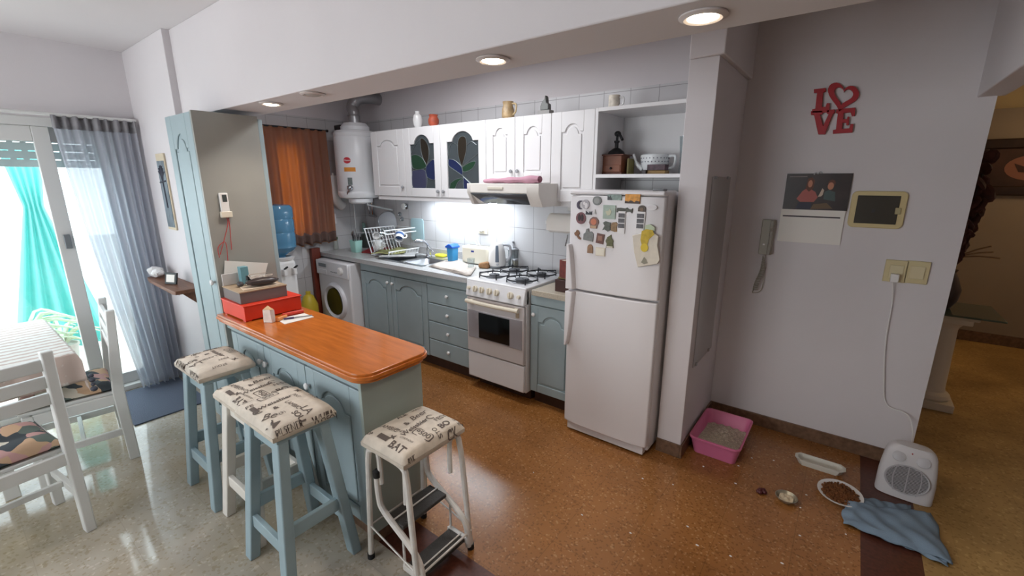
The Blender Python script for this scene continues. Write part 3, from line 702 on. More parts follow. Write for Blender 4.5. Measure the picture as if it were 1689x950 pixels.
# ------------------------------------------------------------------ things on the wall cabinets
def top(px, py, y=2.8, z=ZU1): q = W(px, py, y=y); return Vector((q.x, y, z))
p = top(689, 200)
MB().lathe([(.022, 0), (.038, .03), (.044, .07), (.036, .11), (.02, .125), (.02, .14), (.024, .145)], c=p).thing('vase', PORC, 'small white porcelain vase on top of the wall cabinets', 'vase')
p = top(715, 198)
TERRA = mat('terracotta', (176, 82, 58), .5, var=.2, scale=30)
b = MB(); b.lathe([(.028, 0), (.045, .03), (.046, .06), (.034, .085), (.04, .1), (.036, .1), (.03, .085)], c=p); b.thing('pot', TERRA, 'small terracotta jar with patterned belly on the wall cabinets', 'jar')
p = top(838, 185)
t = T('pitcher', 'beige and brown ceramic pitcher with handle on the wall cabinets', 'pitcher', p)
MB().lathe([(.035, 0), (.048, .02), (.046, .07), (.036, .1), (.042, .125), (.038, .125), (.032, .1)], c=p).build('body', mat('pitcher_beige', (176, 150, 112), .35, var=.35, scale=22), t)
MB().tube(smooth_path([p + Vector((.034, 0, .11)), p + Vector((.075, 0, .1)), p + Vector((.07, 0, .05)), p + Vector((.044, 0, .03))]), .007).build('handle', mat('pitcher_handle', (190, 168, 130), .35), t)
p = top(900, 183)
t = T('figurine', 'grey figurine of a seated shape on a square base on the wall cabinets', 'figurine', p)
MB().box(p.x - .05, p.x + .05, p.y - .03, p.y + .03, p.z, p.z + .035).build('base', mat('figurine_base', (150, 148, 146), .5), t, bev=.003)
b = MB(); q = p + Vector((0, 0, .035)); b.prism([(q.x - .035, q.z), (q.x + .035, q.z), (q.x + .034, q.z + .04), (q.x + .015, q.z + .05), (q.x + .012, q.z + .085), (q.x + .004, q.z + .1), (q.x - .004, q.z + .07), (q.x - .02, q.z + .06), (q.x - .034, q.z + .03)], 'y', q.y - .02, q.y + .02)
b.build('figure', mat('pewter', (112, 114, 112), .45, metal=.4), t, bev=.006, seg=3)
p = top(1013, 172)
t = T('mug', 'white mug with dark picture on top of the open shelf unit', 'mug', p)
MB().lathe([(.03, 0), (.036, .01), (.036, .08), (.033, .08), (.032, .012)], c=p).build('body', mat('mug_cream', (222, 214, 200), .3, var=.25, scale=30), t)
MB().tube(smooth_path([p + Vector((.034, 0, .065)), p + Vector((.062, 0, .06)), p + Vector((.06, 0, .025)), p + Vector((.034, 0, .018))]), .006).build('handle', PORC, t)
# ------------------------------------------------------------------ on the open shelf (top at 1.684)
ZS = 1.684
p = W(1016, 285, y=2.86); p.z = ZS
t = T('coffee_grinder', 'old wooden box coffee grinder with iron crank on the open shelf', 'coffee grinder', p)
WG = mat('grinder_wood', (122, 70, 44), .45, var=.2, scale=9)
x, y = p.x - .005, p.y
MB().box(x - .078, x + .078, y - .075, y + .075, ZS, ZS + .012).build('base_board', WOODD, t, bev=.002)
MB().box(x - .068, x + .068, y - .066, y + .066, ZS + .012, ZS + .118).build('box', WG, t, bev=.002)
MB().box(x - .088, x + .088, y - .085, y + .085, ZS + .118, ZS + .126).build('top_board', WOODD, t, bev=.002)
o = MB().box(x - .062, x + .062, y - .07, y - .06, ZS + .016, ZS + .06).build('drawer', WG, t, bev=.002)
MB().ball((x, y - .076, ZS + .038), .008).build('knob', BLACK, o)
IR = mat('grinder_iron', (44, 44, 46), .5, metal=.5)
MB().lathe([(.058, .126), (.05, .145), (.025, .165), (.012, .17), (.012, .2), (.018, .205), (.018, .215)], c=(x, y, ZS)).build('dome', IR, t)
MB().tube(smooth_path([(x, y, ZS + .21), (x + .002, y, ZS + .25), (x + .01, y - .01, ZS + .262), (x + .03, y - .03, ZS + .25), (x + .06, y - .05, ZS + .215)]), .009).build('crank', IR, t)
MB().ball((x + .005, y - .005, ZS + .258), (.022, .02, .018)).build('crank_knob', IR, t)
MB().box(x + .088, x + .1, y - .02, y + .07, ZS, ZS + .1).thing('tin', mat('olive_tin', (126, 118, 66), .5), 'olive green flat tin standing behind the coffee grinder', 'tin')
MB().box(x - .1, x - .089, y - .0, y + .06, ZS, ZS + .07).thing('small_box', BLACK, 'small black box left of the coffee grinder', 'box')
p = W(1079, 275, y=2.94); p.z = ZS
t = T('teapot', 'white teapot with rows of small dots on the open shelf', 'teapot', p)
def dots():
    m = mat('teapot_white', (222, 226, 228), .2); return m
MB().lathe([(.05, 0), (.066, .02), (.082, .06), (.09, .11), (.088, .12), (.08, .125), (.02, .13)], c=p, seg=32).build('body', dots(), t)
b = MB()
for r in range(2):
    for k in range(24):
        a = 2 * math.pi * (k + r * .5) / 24; b.ball((p.x + (.0875 - r * .003) * math.cos(a), p.y + (.0875 - r * .003) * math.sin(a), p.z + .1 - r * .022), .0045, 6, 4)
b.build('dot_pattern', mat('dots_grey', (120, 124, 134), .4), t)
MB().tube(smooth_path([p + Vector((-.07, -.02, .03)), p + Vector((-.11, -.02, .07)), p + Vector((-.135, -.03, .13))]), [.014] * 7 + [.009] * 6, 10).build('spout', dots(), t)
MB().tube(smooth_path([p + Vector((.085, 0, .11)), p + Vector((.13, 0, .11)), p + Vector((.125, 0, .05)), p + Vector((.075, 0, .035))]), .008).build('handle', dots(), t)
p = W(1083, 284, y=2.76)
x = p.x
MB().box(x - .055, x + .055, 2.74, 2.81, ZS + .021, ZS + .056).thing('upper_box', mat('dark_patterned_box', (70, 50, 58), .5, var=.5, scale=50), 'dark patterned box, upper of the two in front of the teapot', 'box', bev=.002)
MB().box(x - .05, x + .06, 2.735, 2.81, ZS, ZS + .02).thing('lower_box', mat('ochre_box', (132, 104, 52), .5), 'ochre box, lower of the two in front of the teapot', 'box', bev=.002)
MB().box(x - .075, x - .052, 2.715, 2.78, ZS, ZS + .024).thing('matchbox', mat('dark_matchbox', (58, 56, 58), .5), 'small dark matchbox beside the stacked boxes on the open shelf', 'box', bev=.002)
MB().lathe([(.03, 0), (.032, .005), (.03, .1), (.04, .22), (.038, .22), (.028, .1), (.028, .008)], c=(-.86, 2.86, ZS)).thing('glass_vase', CLEAR, 'clear glass vase at the right end of the open shelf', 'vase')

# ------------------------------------------------------------------ things on the grey worktop
ZT = .9005
def on(px, py, z=ZT): return W(px, py, z=z)
p = on(747, 432)
t = T('food_container', 'turquoise blue plastic jug with a blue hinged lid beside the toaster', 'container', p)
TB = mat('turquoise_plastic', (56, 138, 190), .35)
b = MB(); n = rrect(-.042, .042, -.042, .042, .015); k = len(n)
b.add([(p.x + a * .85, p.y + c * .85, p.z) for a, c in n] + [(p.x + a, p.y + c, p.z + .135) for a, c in n], [(i, (i + 1) % k, k + (i + 1) % k, k + i) for i in range(k)] + [tuple(range(k))[::-1], tuple(range(k, 2 * k))]); b.build('body', TB, t)
b = MB(); b.prism([(p.x - .05, p.z + .135), (p.x + .05, p.z + .135), (p.x + .05, p.z + .15), (p.x + .02, p.z + .172), (p.x - .01, p.z + .172), (p.x - .05, p.z + .15)], 'y', p.y - .05, p.y + .05); b.build('lid', mat('lid_blue', (34, 90, 190), .4), t, bev=.006)
p = on(782, 437); q = on(757, 430); 
t = T('toaster', 'long cream-white two-slot toaster on the worktop', 'toaster', (p.x, p.y + .06, ZT))
M = Matrix.Translation((p.x - .01, p.y + .07, ZT)) @ Matrix.Rotation(R(4), 4, 'Z')
b = MB(); b.M = M; b.box(-.15, .15, -.06, .06, .006, .165); b.build('body', mat('toaster_cream', (226, 222, 206), .35), t, bev=.02, seg=4)
b = MB(); b.M = M; b.box(-.12, .12, -.035, -.012, .1645, .1665); b.box(-.12, .12, .012, .035, .1645, .1665); b.build('slots', mat('slot_dark', (92, 88, 82), .5), t)
b = MB(); b.M = M; b.box(-.035, -.002, -.0615, -.058, .112, .128); b.build('badge', mat('badge_blue', (44, 60, 140), .4), t)
b = MB(); b.M = M; b.box(.15, .172, -.02, .02, .09, .105); b.build('lever', GREYP, t, bev=.004)
p = on(820, 441)
t = T('electric_kettle', 'white electric kettle with a grey water gauge next to the stove', 'kettle', p)
prof = [(.068, .018), (.076, .03), (.078, .06), (.07, .14), (.056, .195), (.04, .215), (.002, .222)]
MB().lathe([(.07, 0), (.074, .006), (.074, .018), (.05, .02)], c=p, seg=32).build('base', GREYP, t)
MB().lathe(prof, c=p, seg=32).build('jug', PLASTIC, t)
MB().tube(smooth_path([p + Vector((.04, .03, .2)), p + Vector((.09, .06, .19)), p + Vector((.1, .06, .11)), p + Vector((.07, .04, .05))]), .012).build('handle', mat('handle_grey', (176, 178, 184), .4), t)
g = MB(); ca = math.atan2(-p.y, -p.x)
def kr(z):
    for (r0, z0), (r1, z1) in zip(prof, prof[1:]):
        if z0 <= z <= z1: return r0 + (r1 - r0) * (z - z0) / (z1 - z0)
    return .05
g.grid(lambda u, v: (p.x + (kr(.06 + .14 * v) + .002) * math.cos(ca + (u - .5) * .4), p.y + (kr(.06 + .14 * v) + .002) * math.sin(ca + (u - .5) * .4), p.z + .06 + .14 * v), 6, 16); g.build('water_gauge', mat('gauge_grey', (108, 118, 132), .2), t)
g = MB(); g.ball((p.x + .002 + .08 * math.cos(ca), p.y + .08 * math.sin(ca), p.z + .04), (.012, .012, .008)); g.build('switch', mat('switch_grey', (170, 172, 178), .4), t)
p = on(843, 440); p += Vector((0, .03, 0))
t = T('french_press', 'glass french press with metal lid behind the stove', 'french press', p)
MB().lathe([(.045, .01), (.045, .15), (.043, .15), (.043, .012)], c=p, seg=24).build('beaker', CLEAR, t)
b = MB(); b.lathe([(.047, 0), (.047, .014), (.044, .014)], c=p, seg=24)
for a in range(4): b.bar(p + Vector((.047 * math.cos(a * 1.57), .047 * math.sin(a * 1.57), 0)), p + Vector((.047 * math.cos(a * 1.57), .047 * math.sin(a * 1.57), .14)), .006, .002)
b.build('frame', STEEL, t)
MB().lathe([(.052, .15), (.055, .155), (.04, .168), (.01, .175), (.004, .178), (.004, .205), (.011, .21), (.011, .222), (.002, .226)], c=p, seg=24).build('lid', STEEL, t)
p = on(850, 444)
t = T('metal_shaker', 'small brushed metal shaker beside the french press', 'shaker', p)
MB().lathe([(.024, 0), (.024, .075)], c=p, seg=20).build('body', mat('shaker_metal', (150, 148, 136), .35, metal=.8), t)
MB().lathe([(.026, .075), (.026, .088), (.02, .092), (.001, .093)], c=p, seg=20).build('cap', STEEL, t)
p = on(795, 443); M = Matrix.Translation((p.x, p.y + .03, ZT)) @ Matrix.Rotation(R(20), 4, 'Z')
b = MB(); b.M = M
b.add([(-.05, -.03, 0), (.05, -.035, 0), (.055, .03, 0), (-.05, .035, 0), (-.052, -.026, .04), (.03, -.03, .065), (.045, .03, .06), (-.045, .032, .045)], [(0, 1, 2, 3), (4, 5, 6, 7), (0, 1, 5, 4), (1, 2, 6, 5), (2, 3, 7, 6), (3, 0, 4, 7)])
b.thing('bread_heel', mat('bread_crust', (150, 112, 78), .85, var=.25, scale=30, bump=.4, bscale=60), 'brown heel of bread beside the kettle', 'bread', bev=.02, seg=4)
p = on(777, 443); MB().lathe([(.028, 0), (.034, .09), (.032, .09), (.027, .006)], c=p).thing('drinking_glass', CLEAR, 'clear drinking glass in front of the toaster', 'glass')
# newspaper
cs = [on(707, 440), on(771, 456), on(781, 442), on(738, 429)]
b = MB()
for k in range(3):
    dz = .004 * k
    b.grid(lambda u, v: (cs[0].lerp(cs[1], u).lerp(cs[3].lerp(cs[2], u), v) + Vector((.008 * k, .01 * k, dz + .003 + .007 * (1 - abs(2 * u - 1)) * (.4 + .6 * v) + .004 * math.sin(9 * u + 3 * v + k)))), 14, 10)
b.thing('newspaper', mat('newsprint', (176, 166, 158), .85, var=.2, scale=40), 'folded newspaper lying on the worktop in front of the sink', 'newspaper', solid=.002)
p = on(728, 424)
b = MB(); b.box(p.x - .07, p.x + .05, p.y - .03, p.y + .04, ZT + .002, ZT + .03); b.thing('sponge_cloth', mat('yellow_sponge', (214, 212, 60), .8, bump=.5, bscale=50), 'yellow sponge cloth behind the sink', 'sponge', bev=.014, seg=3)
# wall outlet + plugs
p = W(797, 378, y=YB)
t = T('wall_outlet', 'cream double wall outlet on the tiles behind the toaster', 'outlet', p)
MB().box(p.x - .06, p.x + .06, YB - .012, YB, p.z - .04, p.z + .04).build('plate', CREAM, t, bev=.003)
MB().box(p.x - .04, p.x - .005, YB - .02, YB - .012, p.z - .02, p.z + .02).build('socket', PLASTIC, t, bev=.002)
t2 = T('plug_lead', 'two white plugs with cables leaving the wall outlet behind the toaster', 'cable', p)
b = MB()
for dx in (-.02, .015):
    b.tube(smooth_path([(p.x + dx, YB - .05, p.z), (p.x + dx - .04, YB - .07, p.z - .04), (p.x + dx - .02, YB - .06, p.z - .12), (p.x + dx + .03, YB - .05, p.z - .2)]), .005, 8)
b.build('cable', PLASTIC, t2)
b = MB()
for dx in (-.02, .015): b.box(p.x + dx - .014, p.x + dx + .014, YB - .06, YB - .021, p.z - .014, p.z + .014)
b.build('plug', PLASTIC, t2, bev=.004)
# pale blue board on the tiles, chrome hooks
p0 = W(680, 396, y=YB); p1 = W(699, 361, y=YB)
b = MB(); b.prism(rrect(p0.x, p1.x, p0.z, p1.z, .03), 'y', YB - .012, YB - .002); b.thing('cutting_board', mat('pale_blue_board', (178, 206, 212), .4), 'pale blue plastic cutting board hanging on the tiles left of the tap', 'cutting board', bev=.003)
for (px, py, l) in ((660, 353, 'round chrome suction hook on the tiles above the dish rack'), (664, 361, 'small white hook on the tiles under the chrome hook')):
    p = W(px, py, y=YB); big = 'chrome' in l
    t = T('wall_hook', l, 'hook', p); M = Matrix.Translation(p) @ Matrix.Rotation(R(90), 4, 'X'); r = .024 if big else .012
    MB().lathe([(r, 0), (r, .008), (r * .6, .018), (.004, .02)], M=M).build('disc', GREYP if big else PLASTIC, t)
    MB().tube(smooth_path([p + Vector((0, -.02, 0)), p + Vector((0, -.03, -.02)), p + Vector((0, -.04, -.012))]), .004).build('hook', CHROME, t)
p = W(671, 340, y=YB)
t = T('tap_valve', 'white wheel valve on the tiles under the wall cabinets', 'valve', p); M = Matrix.Translation(p) @ Matrix.Rotation(R(90), 4, 'X')
MB().lathe([(.03, 0), (.032, .01), (.012, .014), (.012, .04)], M=M).build('flange', CHROME, t)
MB().lathe([(.012, .035), (.03, .04), (.03, .052), (.01, .056)], M=M).build('wheel', PLASTIC, t)
# dish rack with dishes
xa, xb, xr, ya, yb, zt = -3.93, -3.83, -3.6, 2.68, 3.05, 1.165
t = T('dish_rack', 'white wire dish rack left of the sink', 'dish rack', ((xa + xr) / 2, (ya + yb) / 2, ZT))
RW = mat('white_wire', (226, 228, 230), .35)
b = MB()
for y in (ya, yb):
    b.tube([(xa, y, zt), (xb, y, .908), (xr + .03, y, .908), (xr + .05, y, .96)], .0055, 7); b.tube([(xa, y, zt), (xr, y, zt)] if y == yb else [(xb, y, .92), (xr, y + .02, 1.05), (xr, y, zt)], .005, 7)
for x, z in ((xa, zt), (xr, zt), (xr + .012, zt - .035), (xb, .91), (xr + .05, .96), (xr + .03, .91)): b.tube([(x, ya - .01, z), (x, yb + .01, z)], .006, 7)
b.build('frame', RW, t)
b = MB(); n = 10
for k in range(1, n):
    y = ya + (yb - ya) * k / n; b.tube([(xa, y, zt), (xb, y, .91), (xr + .03, y, .91), (xr + .05, y, .96)], .003, 5)
for k in (3,): b.tube([(xa + (xb - xa) * k / 6, ya, zt + (.91 - zt) * k / 6), (xa + (xb - xa) * k / 6, yb, zt + (.91 - zt) * k / 6)], .0025, 5)
b.build('wires', RW, t)
def mug(p, lab, r=.042, h=.09, tilt=0., rz=0., m=PORC, band=None):
    t = T('mug', lab, 'mug', p, 'mugs drying on the dish rack')
    M = Matrix.Translation(p) @ Matrix.Rotation(rz, 4, 'Z') @ Matrix.Rotation(tilt, 4, 'X') 
    MB().lathe([(r * .85, 0), (r, .008), (r, h), (r * .93, h), (r * .92, .01), (.001, .008)], M=M, seg=28).build('body', m, t)
    MB().tube(smooth_path([(r * .95, 0, h * .8), (r * 1.6, 0, h * .75), (r * 1.6, 0, h * .3), (r * .95, 0, h * .2)]), .006, 8, M=M).build('handle', m, t)
    if band: MB().lathe([(r + .001, h * .25), (r + .001, h * .6)], M=M, seg=28).build('band', band, t)
    return t
p = on(624, 412, .935); mug(Vector((p.x, p.y, .935)), 'white mug standing upright in the dish rack', .05, .1, rz=R(10))
p = W(618, 389, x=-3.74); mug(p + Vector((.02, .02, -.01)), 'small white cup lying on its side, higher in the dish rack', .035, .06, tilt=R(70), rz=R(40))
p = W(656, 388, x=-3.56); mug(p + Vector((0, .03, .02)), 'white mug with a blue band tilted at the right of the dish rack', .042, .09, tilt=R(125), rz=R(40), band=mat('band_blue', (60, 90, 140), .4))
p = W(641, 383, x=-3.66)
b = MB(); M = Matrix.Translation(p) @ Matrix.Rotation(R(80), 4, 'X'); b.lathe([(.03, 0), (.045, .07), (.043, .07), (.028, .004)], M=M); b.thing('glass_cup', CLEAR, 'clear glass cup hanging in the middle of the dish rack', 'glass')
p = W(640, 365, y=3.05)
t = T('pan_lid', 'large round glass lid with steel rim leaning above the dish rack', 'pan lid', p)
M = Matrix.Translation(p + Vector((0, 0, .0))) @ Matrix.Rotation(R(35), 4, 'Z') @ Matrix.Rotation(R(82), 4, 'X')
MB().lathe([(.001, .02), (.06, .016), (.105, .0), (.105, -.002), (.06, .012)], M=M, seg=36).build('lid_glass', mat('lid_grey', (186, 188, 194), .15), t)
b = MB(); b.tube([(.107 * math.cos(a), .107 * math.sin(a), 0) for a in [2 * math.pi * i / 36 for i in range(36)]], .005, 6, close=True, M=M); b.build('rim', STEEL, t)
# trays and cloths in front of the rack
cs = [on(596, 417), on(655, 423), on(676, 407), on(615, 408)]
b = MB(); b.prism([(c.x, c.y) for c in cs], 'z', ZT + .001, ZT + .012); b.thing('red_tray', mat('red_tray', (142, 36, 40), .4), 'dark red tray under the front of the dish rack', 'tray', bev=.004)
cs = [on(625, 427), on(684, 426), on(689, 413), on(642, 418)]
b = MB(); b.prism([(c.x, c.y) for c in cs], 'z', ZT + .014, ZT + .028); b.thing('draining_tray', mat('tray_steel', (190, 190, 190), .5, metal=.4), 'steel draining tray between dish rack and sink', 'tray', bev=.004)
cs = [on(612, 426), on(668, 424), on(672, 413), on(640, 415)]
b = MB(); b.grid(lambda u, v: (cs[0].lerp(cs[1], u).lerp(cs[3].lerp(cs[2], u), v) + Vector((0, 0, .036 + .008 * math.sin(7 * u + 4 * v) + .006 * math.cos(11 * v)))), 16, 10)
b.thing('dish_cloth', mat('yellow_green_cloth', (146, 146, 96), .85, var=.4, scale=24), 'yellow-green dish cloth spread over the draining tray', 'cloth', solid=.006)
p = on(649, 414); MB().lathe([(.03, .046), (.034, .06), (.034, .13), (.032, .13), (.028, .052)], c=Vector((p.x, p.y, ZT))).thing('drinking_glass', CLEAR, 'clear glass standing on the yellow-green dish cloth', 'glass')
p = on(672, 408); MB().ball(p + Vector((-.02, 0, .06)), (.07, .022, .018)).thing('scrub_brush', mat('brush_wood', (170, 120, 84), .6), 'light wooden scrubbing brush at the right end of the dish rack', 'brush')
# utensil caddy
p = on(583, 416)
t = T('cutlery_caddy', 'mint green plastic caddy full of cutlery left of the dish rack', 'cutlery holder', p)
n = rrect(-.062, .062, -.045, .045, .02); k = len(n)
b = MB(); b.add([(p.x + a * .82, p.y + .04 + c * .82, p.z) for a, c in n] + [(p.x + a, p.y + .04 + c, p.z + .115 + .01 * abs(a) / .062) for a, c in n], [(i, (i + 1) % k, k + (i + 1) % k, k + i) for i in range(k)] + [tuple(range(k))[::-1]]); b.build('tub', mat('mint_plastic', (158, 206, 196), .4), t, solid=.004)
cut = []
for i in range(8):
    a, c = (-.045 + .0125 * i), .025 * math.sin(i * 2.3); q = p + Vector((a, .04 + c, .03)); e = q + Vector((a * .5 + .01 * math.sin(i * 5), .02 * math.cos(i * 3), .13 + .025 * ((i * 7) % 3)))
    steel = i % 2
    b = MB(); b.tube([q, q.lerp(e, .6), e], [.004, .004, .007] if not steel else [.003, .003, .004], 7)
    if steel: b.ball(e, (.016, .006, .022))
    b.thing('spoon' if steel else 'knife', STEEL if steel else BLACK, ('steel spoon, bowl up, in the mint green caddy' if steel else 'knife with a black handle in the mint green caddy'), 'cutlery', 'spoons in the mint caddy' if steel else 'knives in the mint caddy')
p = W(581, 395, y=3.02)
b = MB(); b.prism([(p.x - .035, ZT), (p.x + .035, ZT), (p.x + .04, p.z + .1), (p.x + .03, p.z + .16), (p.x - .0, p.z + .17), (p.x - .03, p.z + .1)], 'y', 3.0, 3.014); b.thing('cutting_board', PORC, 'white plastic cutting board leaning on the tiles behind the cutlery caddy', 'cutting board', bev=.003)
p = W(597, 385, y=3.05)
b = MB(); b.prism(rrect(p.x - .08, p.x + .08, ZT, p.z + .13, .02), 'y', 3.04, 3.052); b.thing('cutting_board', mat('mint_board', (160, 196, 190), .4), 'mint green cutting board behind the white one on the worktop', 'cutting board', bev=.003)
# corner bottles
p = on(540, 411)
t = T('bottle', 'blue-grey plastic bottle at the left end of the worktop', 'bottle', p + Vector((-.02, .03, 0)))
q = p + Vector((-.0, .03, 0))
MB().lathe([(.034, 0), (.036, .01), (.036, .15), (.024, .18), (.015, .19)], c=q).build('body', mat('bottle_blue', (86, 112, 136), .3), t)
MB().lathe([(.016, .19), (.016, .215), (.002, .217)], c=q).build('cap', mat('cap_blue', (60, 80, 110), .4), t)
p = on(549, 411); q = p + Vector((.012, .02, 0))
t = T('glass_jar', 'glass jar of white powder with a green lid on the worktop', 'jar', q)
MB().lathe([(.034, 0), (.038, .01), (.038, .1), (.034, .11)], c=q).build('jar', mat('jar_pale', (190, 196, 190), .2), t)
MB().lathe([(.039, .11), (.039, .135), (.002, .137)], c=q).build('lid', mat('jar_green', (92, 112, 84), .4), t)
p = on(562, 409); q = p + Vector((.0, .05, 0))
t = T('spice_jar', 'dark glass spice jar next to the glass jar of white powder', 'jar', q)
MB().lathe([(.028, 0), (.03, .01), (.03, .08), (.026, .09)], c=q).build('jar', mat('jar_dark', (52, 52, 50), .25), t)
MB().lathe([(.031, .09), (.031, .11), (.002, .112)], c=q).build('lid', STEEL, t)
q = Vector((-4.36, 2.98, ZT))
MB().lathe([(.045, 0), (.05, .02), (.05, .14), (.045, .15), (.001, .155)], c=(q.x, q.y, ZT)).thing('canister', mat('dark_canister', (48, 52, 50), .4), 'dark canister at the back of the worktop behind the cutlery caddy', 'canister')
# tile outlet near the window
p = W(549, 361, y=3.1); p.x = max(p.x, XL + .02); p = W(549, 361, x=XL)
t = T('wall_outlet', 'white wall outlet beside the orange curtain', 'outlet', p)
MB().box(XL, XL + .01, p.y - .035, p.y + .035, p.z - .055, p.z + .055).build('plate', PLASTIC, t, bev=.003)
for dz in (-.022, .022): MB().box(XL + .01, XL + .014, p.y - .016, p.y + .016, p.z + dz - .014, p.z + dz + .014).build('socket', mat('socket_white', (206, 206, 206), .4), t, bev=.002)
# paper towel
p = W(929, 369, y=2.83)
t = T('paper_towel_holder', 'wall-mounted paper towel holder under the tall wall cabinet', 'paper towel holder', (p.x, 2.95, p.z))
MB().tube([(p.x - .17, 2.86, p.z), (p.x + .17, 2.86, p.z)], .006).build('rod', CHROME, t)
MB().box(p.x - .03, p.x + .15, 2.93, YB, p.z + .085, p.z + .125).build('box', PLASTIC, t, bev=.006)
MB().tube(smooth_path([(p.x, 2.9, p.z - .09), (p.x + .01, 2.87, p.z - .13), (p.x + .0, 2.87, p.z - .17)]), .005).build('hook', CHROME, t)
for s_ in (-.165, .165): MB().box(p.x + s_ - .004, p.x + s_ + .004, 2.85, YB, p.z - .012, p.z + .012).build('arm', PLASTIC, t)
M = Matrix.Translation((p.x - .12, 2.86, p.z)) @ Matrix.Rotation(R(90), 4, 'Y')
b = MB(); b.lathe([(.02, 0), (.072, 0), (.072, .24), (.02, .24)], M=M, seg=32); b.grid(lambda u, v: (p.x - .12 + .24 * u, 2.86 - .072, p.z - .05 * v), 2, 2); b.thing('paper_towel_roll', PAPER, 'white paper towel roll left of the fridge', 'paper towel')
# boxes on the short worktop
p = on(915, 480); q = Vector((p.x, p.y, .9))
MB().box(q.x, -1.368, q.y, q.y + .22, .9, .985).thing('tea_box', mat('dark_brown_box', (62, 36, 32), .4), 'low dark brown box on the short worktop beside the fridge', 'box', bev=.003)
b = MB(); b.prism([(q.x + .012, q.y + .02), (-1.372, q.y + .03), (-1.375, q.y + .2), (q.x + .01, q.y + .2)], 'z', .986, 1.0); b.thing('placemat', mat('olive_mat', (128, 112, 76), .8, var=.2, scale=40), 'folded olive cloth lying on the low dark brown box', 'cloth', bev=.004)
q2 = W(926, 459, z=1.001); M = Matrix.Translation((q2.x + .02, q2.y + .05, 1.001)) @ Matrix.Rotation(R(-25), 4, 'Z')
b = MB(); b.M = M; b.box(-.045, .045, -.04, .04, 0, .12); b.mi = 1; b.box(-.014, .014, -.041, .041, .1195, .1215); b.thing('tea_tin', [mat('maroon_tin', (104, 48, 42), .4, var=.3, scale=30), mat('tin_pale', (196, 188, 172), .5)], 'maroon tin with a pale stripe standing on the low dark brown box', 'tin', bev=.003)
# ------------------------------------------------------------------ left kitchen wall
# curtain
y0, y1, zt, zb = 1.98, 2.63, 2.135, 1.0
t = T('kitchen_curtain', 'short orange-brown curtain glowing at the kitchen window', 'curtain', (XL + .09, (y0 + y1) / 2, zb))
CUR = cloth_mat('brown_curtain', (152, 124, 108), .5, col2=(255, 178, 40))
b = MB()
b.grid(lambda u, v: (XL + .095 + (.022 * math.sin(u * 46) + .012 * math.sin(u * 19 + 1)) * (1 - .55 * v), y0 + (y1 - y0) * (u + .01 * math.sin(v * 3)), zb + .012 * math.sin(u * 40) * (1 - v) + (zt - zb) * v), 110, 20); b.build('cloth', CUR, t, solid=.002)
b = MB(); b.grid(lambda u, v: (XL + .098 + (.022 * math.sin(u * 46) + .012 * math.sin(u * 19 + 1)), y0 + (y1 - y0) * u, zb + .008 + .012 * math.sin(u * 40) + .1 * v), 110, 4); b.build('hem_band', cloth_mat('curtain_hem', (120, 96, 88), .3), t, solid=.002)
t = T('curtain_rod', 'thin metal curtain rod above the kitchen window', 'curtain rod', (XL + .09, (y0 + y1) / 2, zt))
MB().tube([(XL + .09, y0 - .03, zt + .0), (XL + .09, y1 + .03, zt + .0)], .008).build('rod', BLACK, t)
for y in (y0 - .03, y1 + .03):
    MB().ball((XL + .09, y, zt), .014).build('finial', BLACK, t); MB().tube([(XL, y + .01, zt), (XL + .09, y + .01, zt)], .005).build('bracket', BLACK, t)
# water dispenser
cx, cy = -4.15, W(460, 385, x=-4.15).y
t = T('water_dispenser', 'white water dispenser by the kitchen window', 'water dispenser', (cx, cy, 0))
MB().box(cx - .15, cx + .1, cy - .13, cy + .08, 0, .93).build('body', PLASTIC, t, bev=.03, seg=4)
MB().lathe([(.1, .93), (.11, .955), (.08, .96), (.06, .93)], c=(cx, cy, 0)).build('collar', PLASTIC, t)
for k, dx in enumerate((-.05, .04)):
    o = MB().box(cx + .09, cx + .15, cy + dx - .015, cy + dx + .015, .8, .86).build('tap', PLASTIC, t, bev=.006)
    MB().bar((cx + .13, cy + dx, .86), (cx + .165, cy + dx + .01, .885), .018, .012).build('tap_lever', BLACK, o)
WB = mat('water_bottle_blue', (120, 186, 226), .12, trans=.55)
t = T('water_bottle', 'big translucent blue water bottle upside down on the water dispenser', 'water bottle', (cx, cy, .94))
MB().lathe([(.03, .97), (.035, 1.0), (.115, 1.05), (.135, 1.08), (.13, 1.1), (.135, 1.12), (.135, 1.2), (.129, 1.215), (.135, 1.23), (.135, 1.32), (.129, 1.335), (.135, 1.35), (.135, 1.43), (.12, 1.455), (.09, 1.462), (.001, 1.455)], c=(cx, cy, -.03), seg=40).build('bottle', WB, t)
# yellow jug on the floor in the corner
p = W(519, 505, x=-4.41); 
t = T('detergent_jug', 'yellow plastic jug beside the washing machine', 'jug', (-4.4, p.y - .06, 0))
y = p.y - .06; zz = W(519, 478, x=-4.41).z
MB().lathe([(.075, 0), (.085, .02), (.085, zz - .14), (.05, zz - .05), (.025, zz - .03), (.025, zz)], c=(-4.4, y, 0)).build('body', mat('yellow_jug', (214, 190, 60), .4), t)
# oven-side: notes / key hook beside the curtain
p = W(532, 352, x=XL)
t = T('oven_mitt', 'dark green pot holder hanging beside the orange curtain', 'pot holder', p)
b = MB(); b.prism(ell(p.y - .0, p.z - .01, .03, .085), 'x', XL + .012, XL + .022); b.build('pad', mat('dark_green_mitt', (86, 88, 78), .8), t, bev=.004)
MB().tube([(XL + .015, p.y, p.z + .07), (XL + .01, p.y, p.z + .1)], .004).build('loop', BLACK, t)

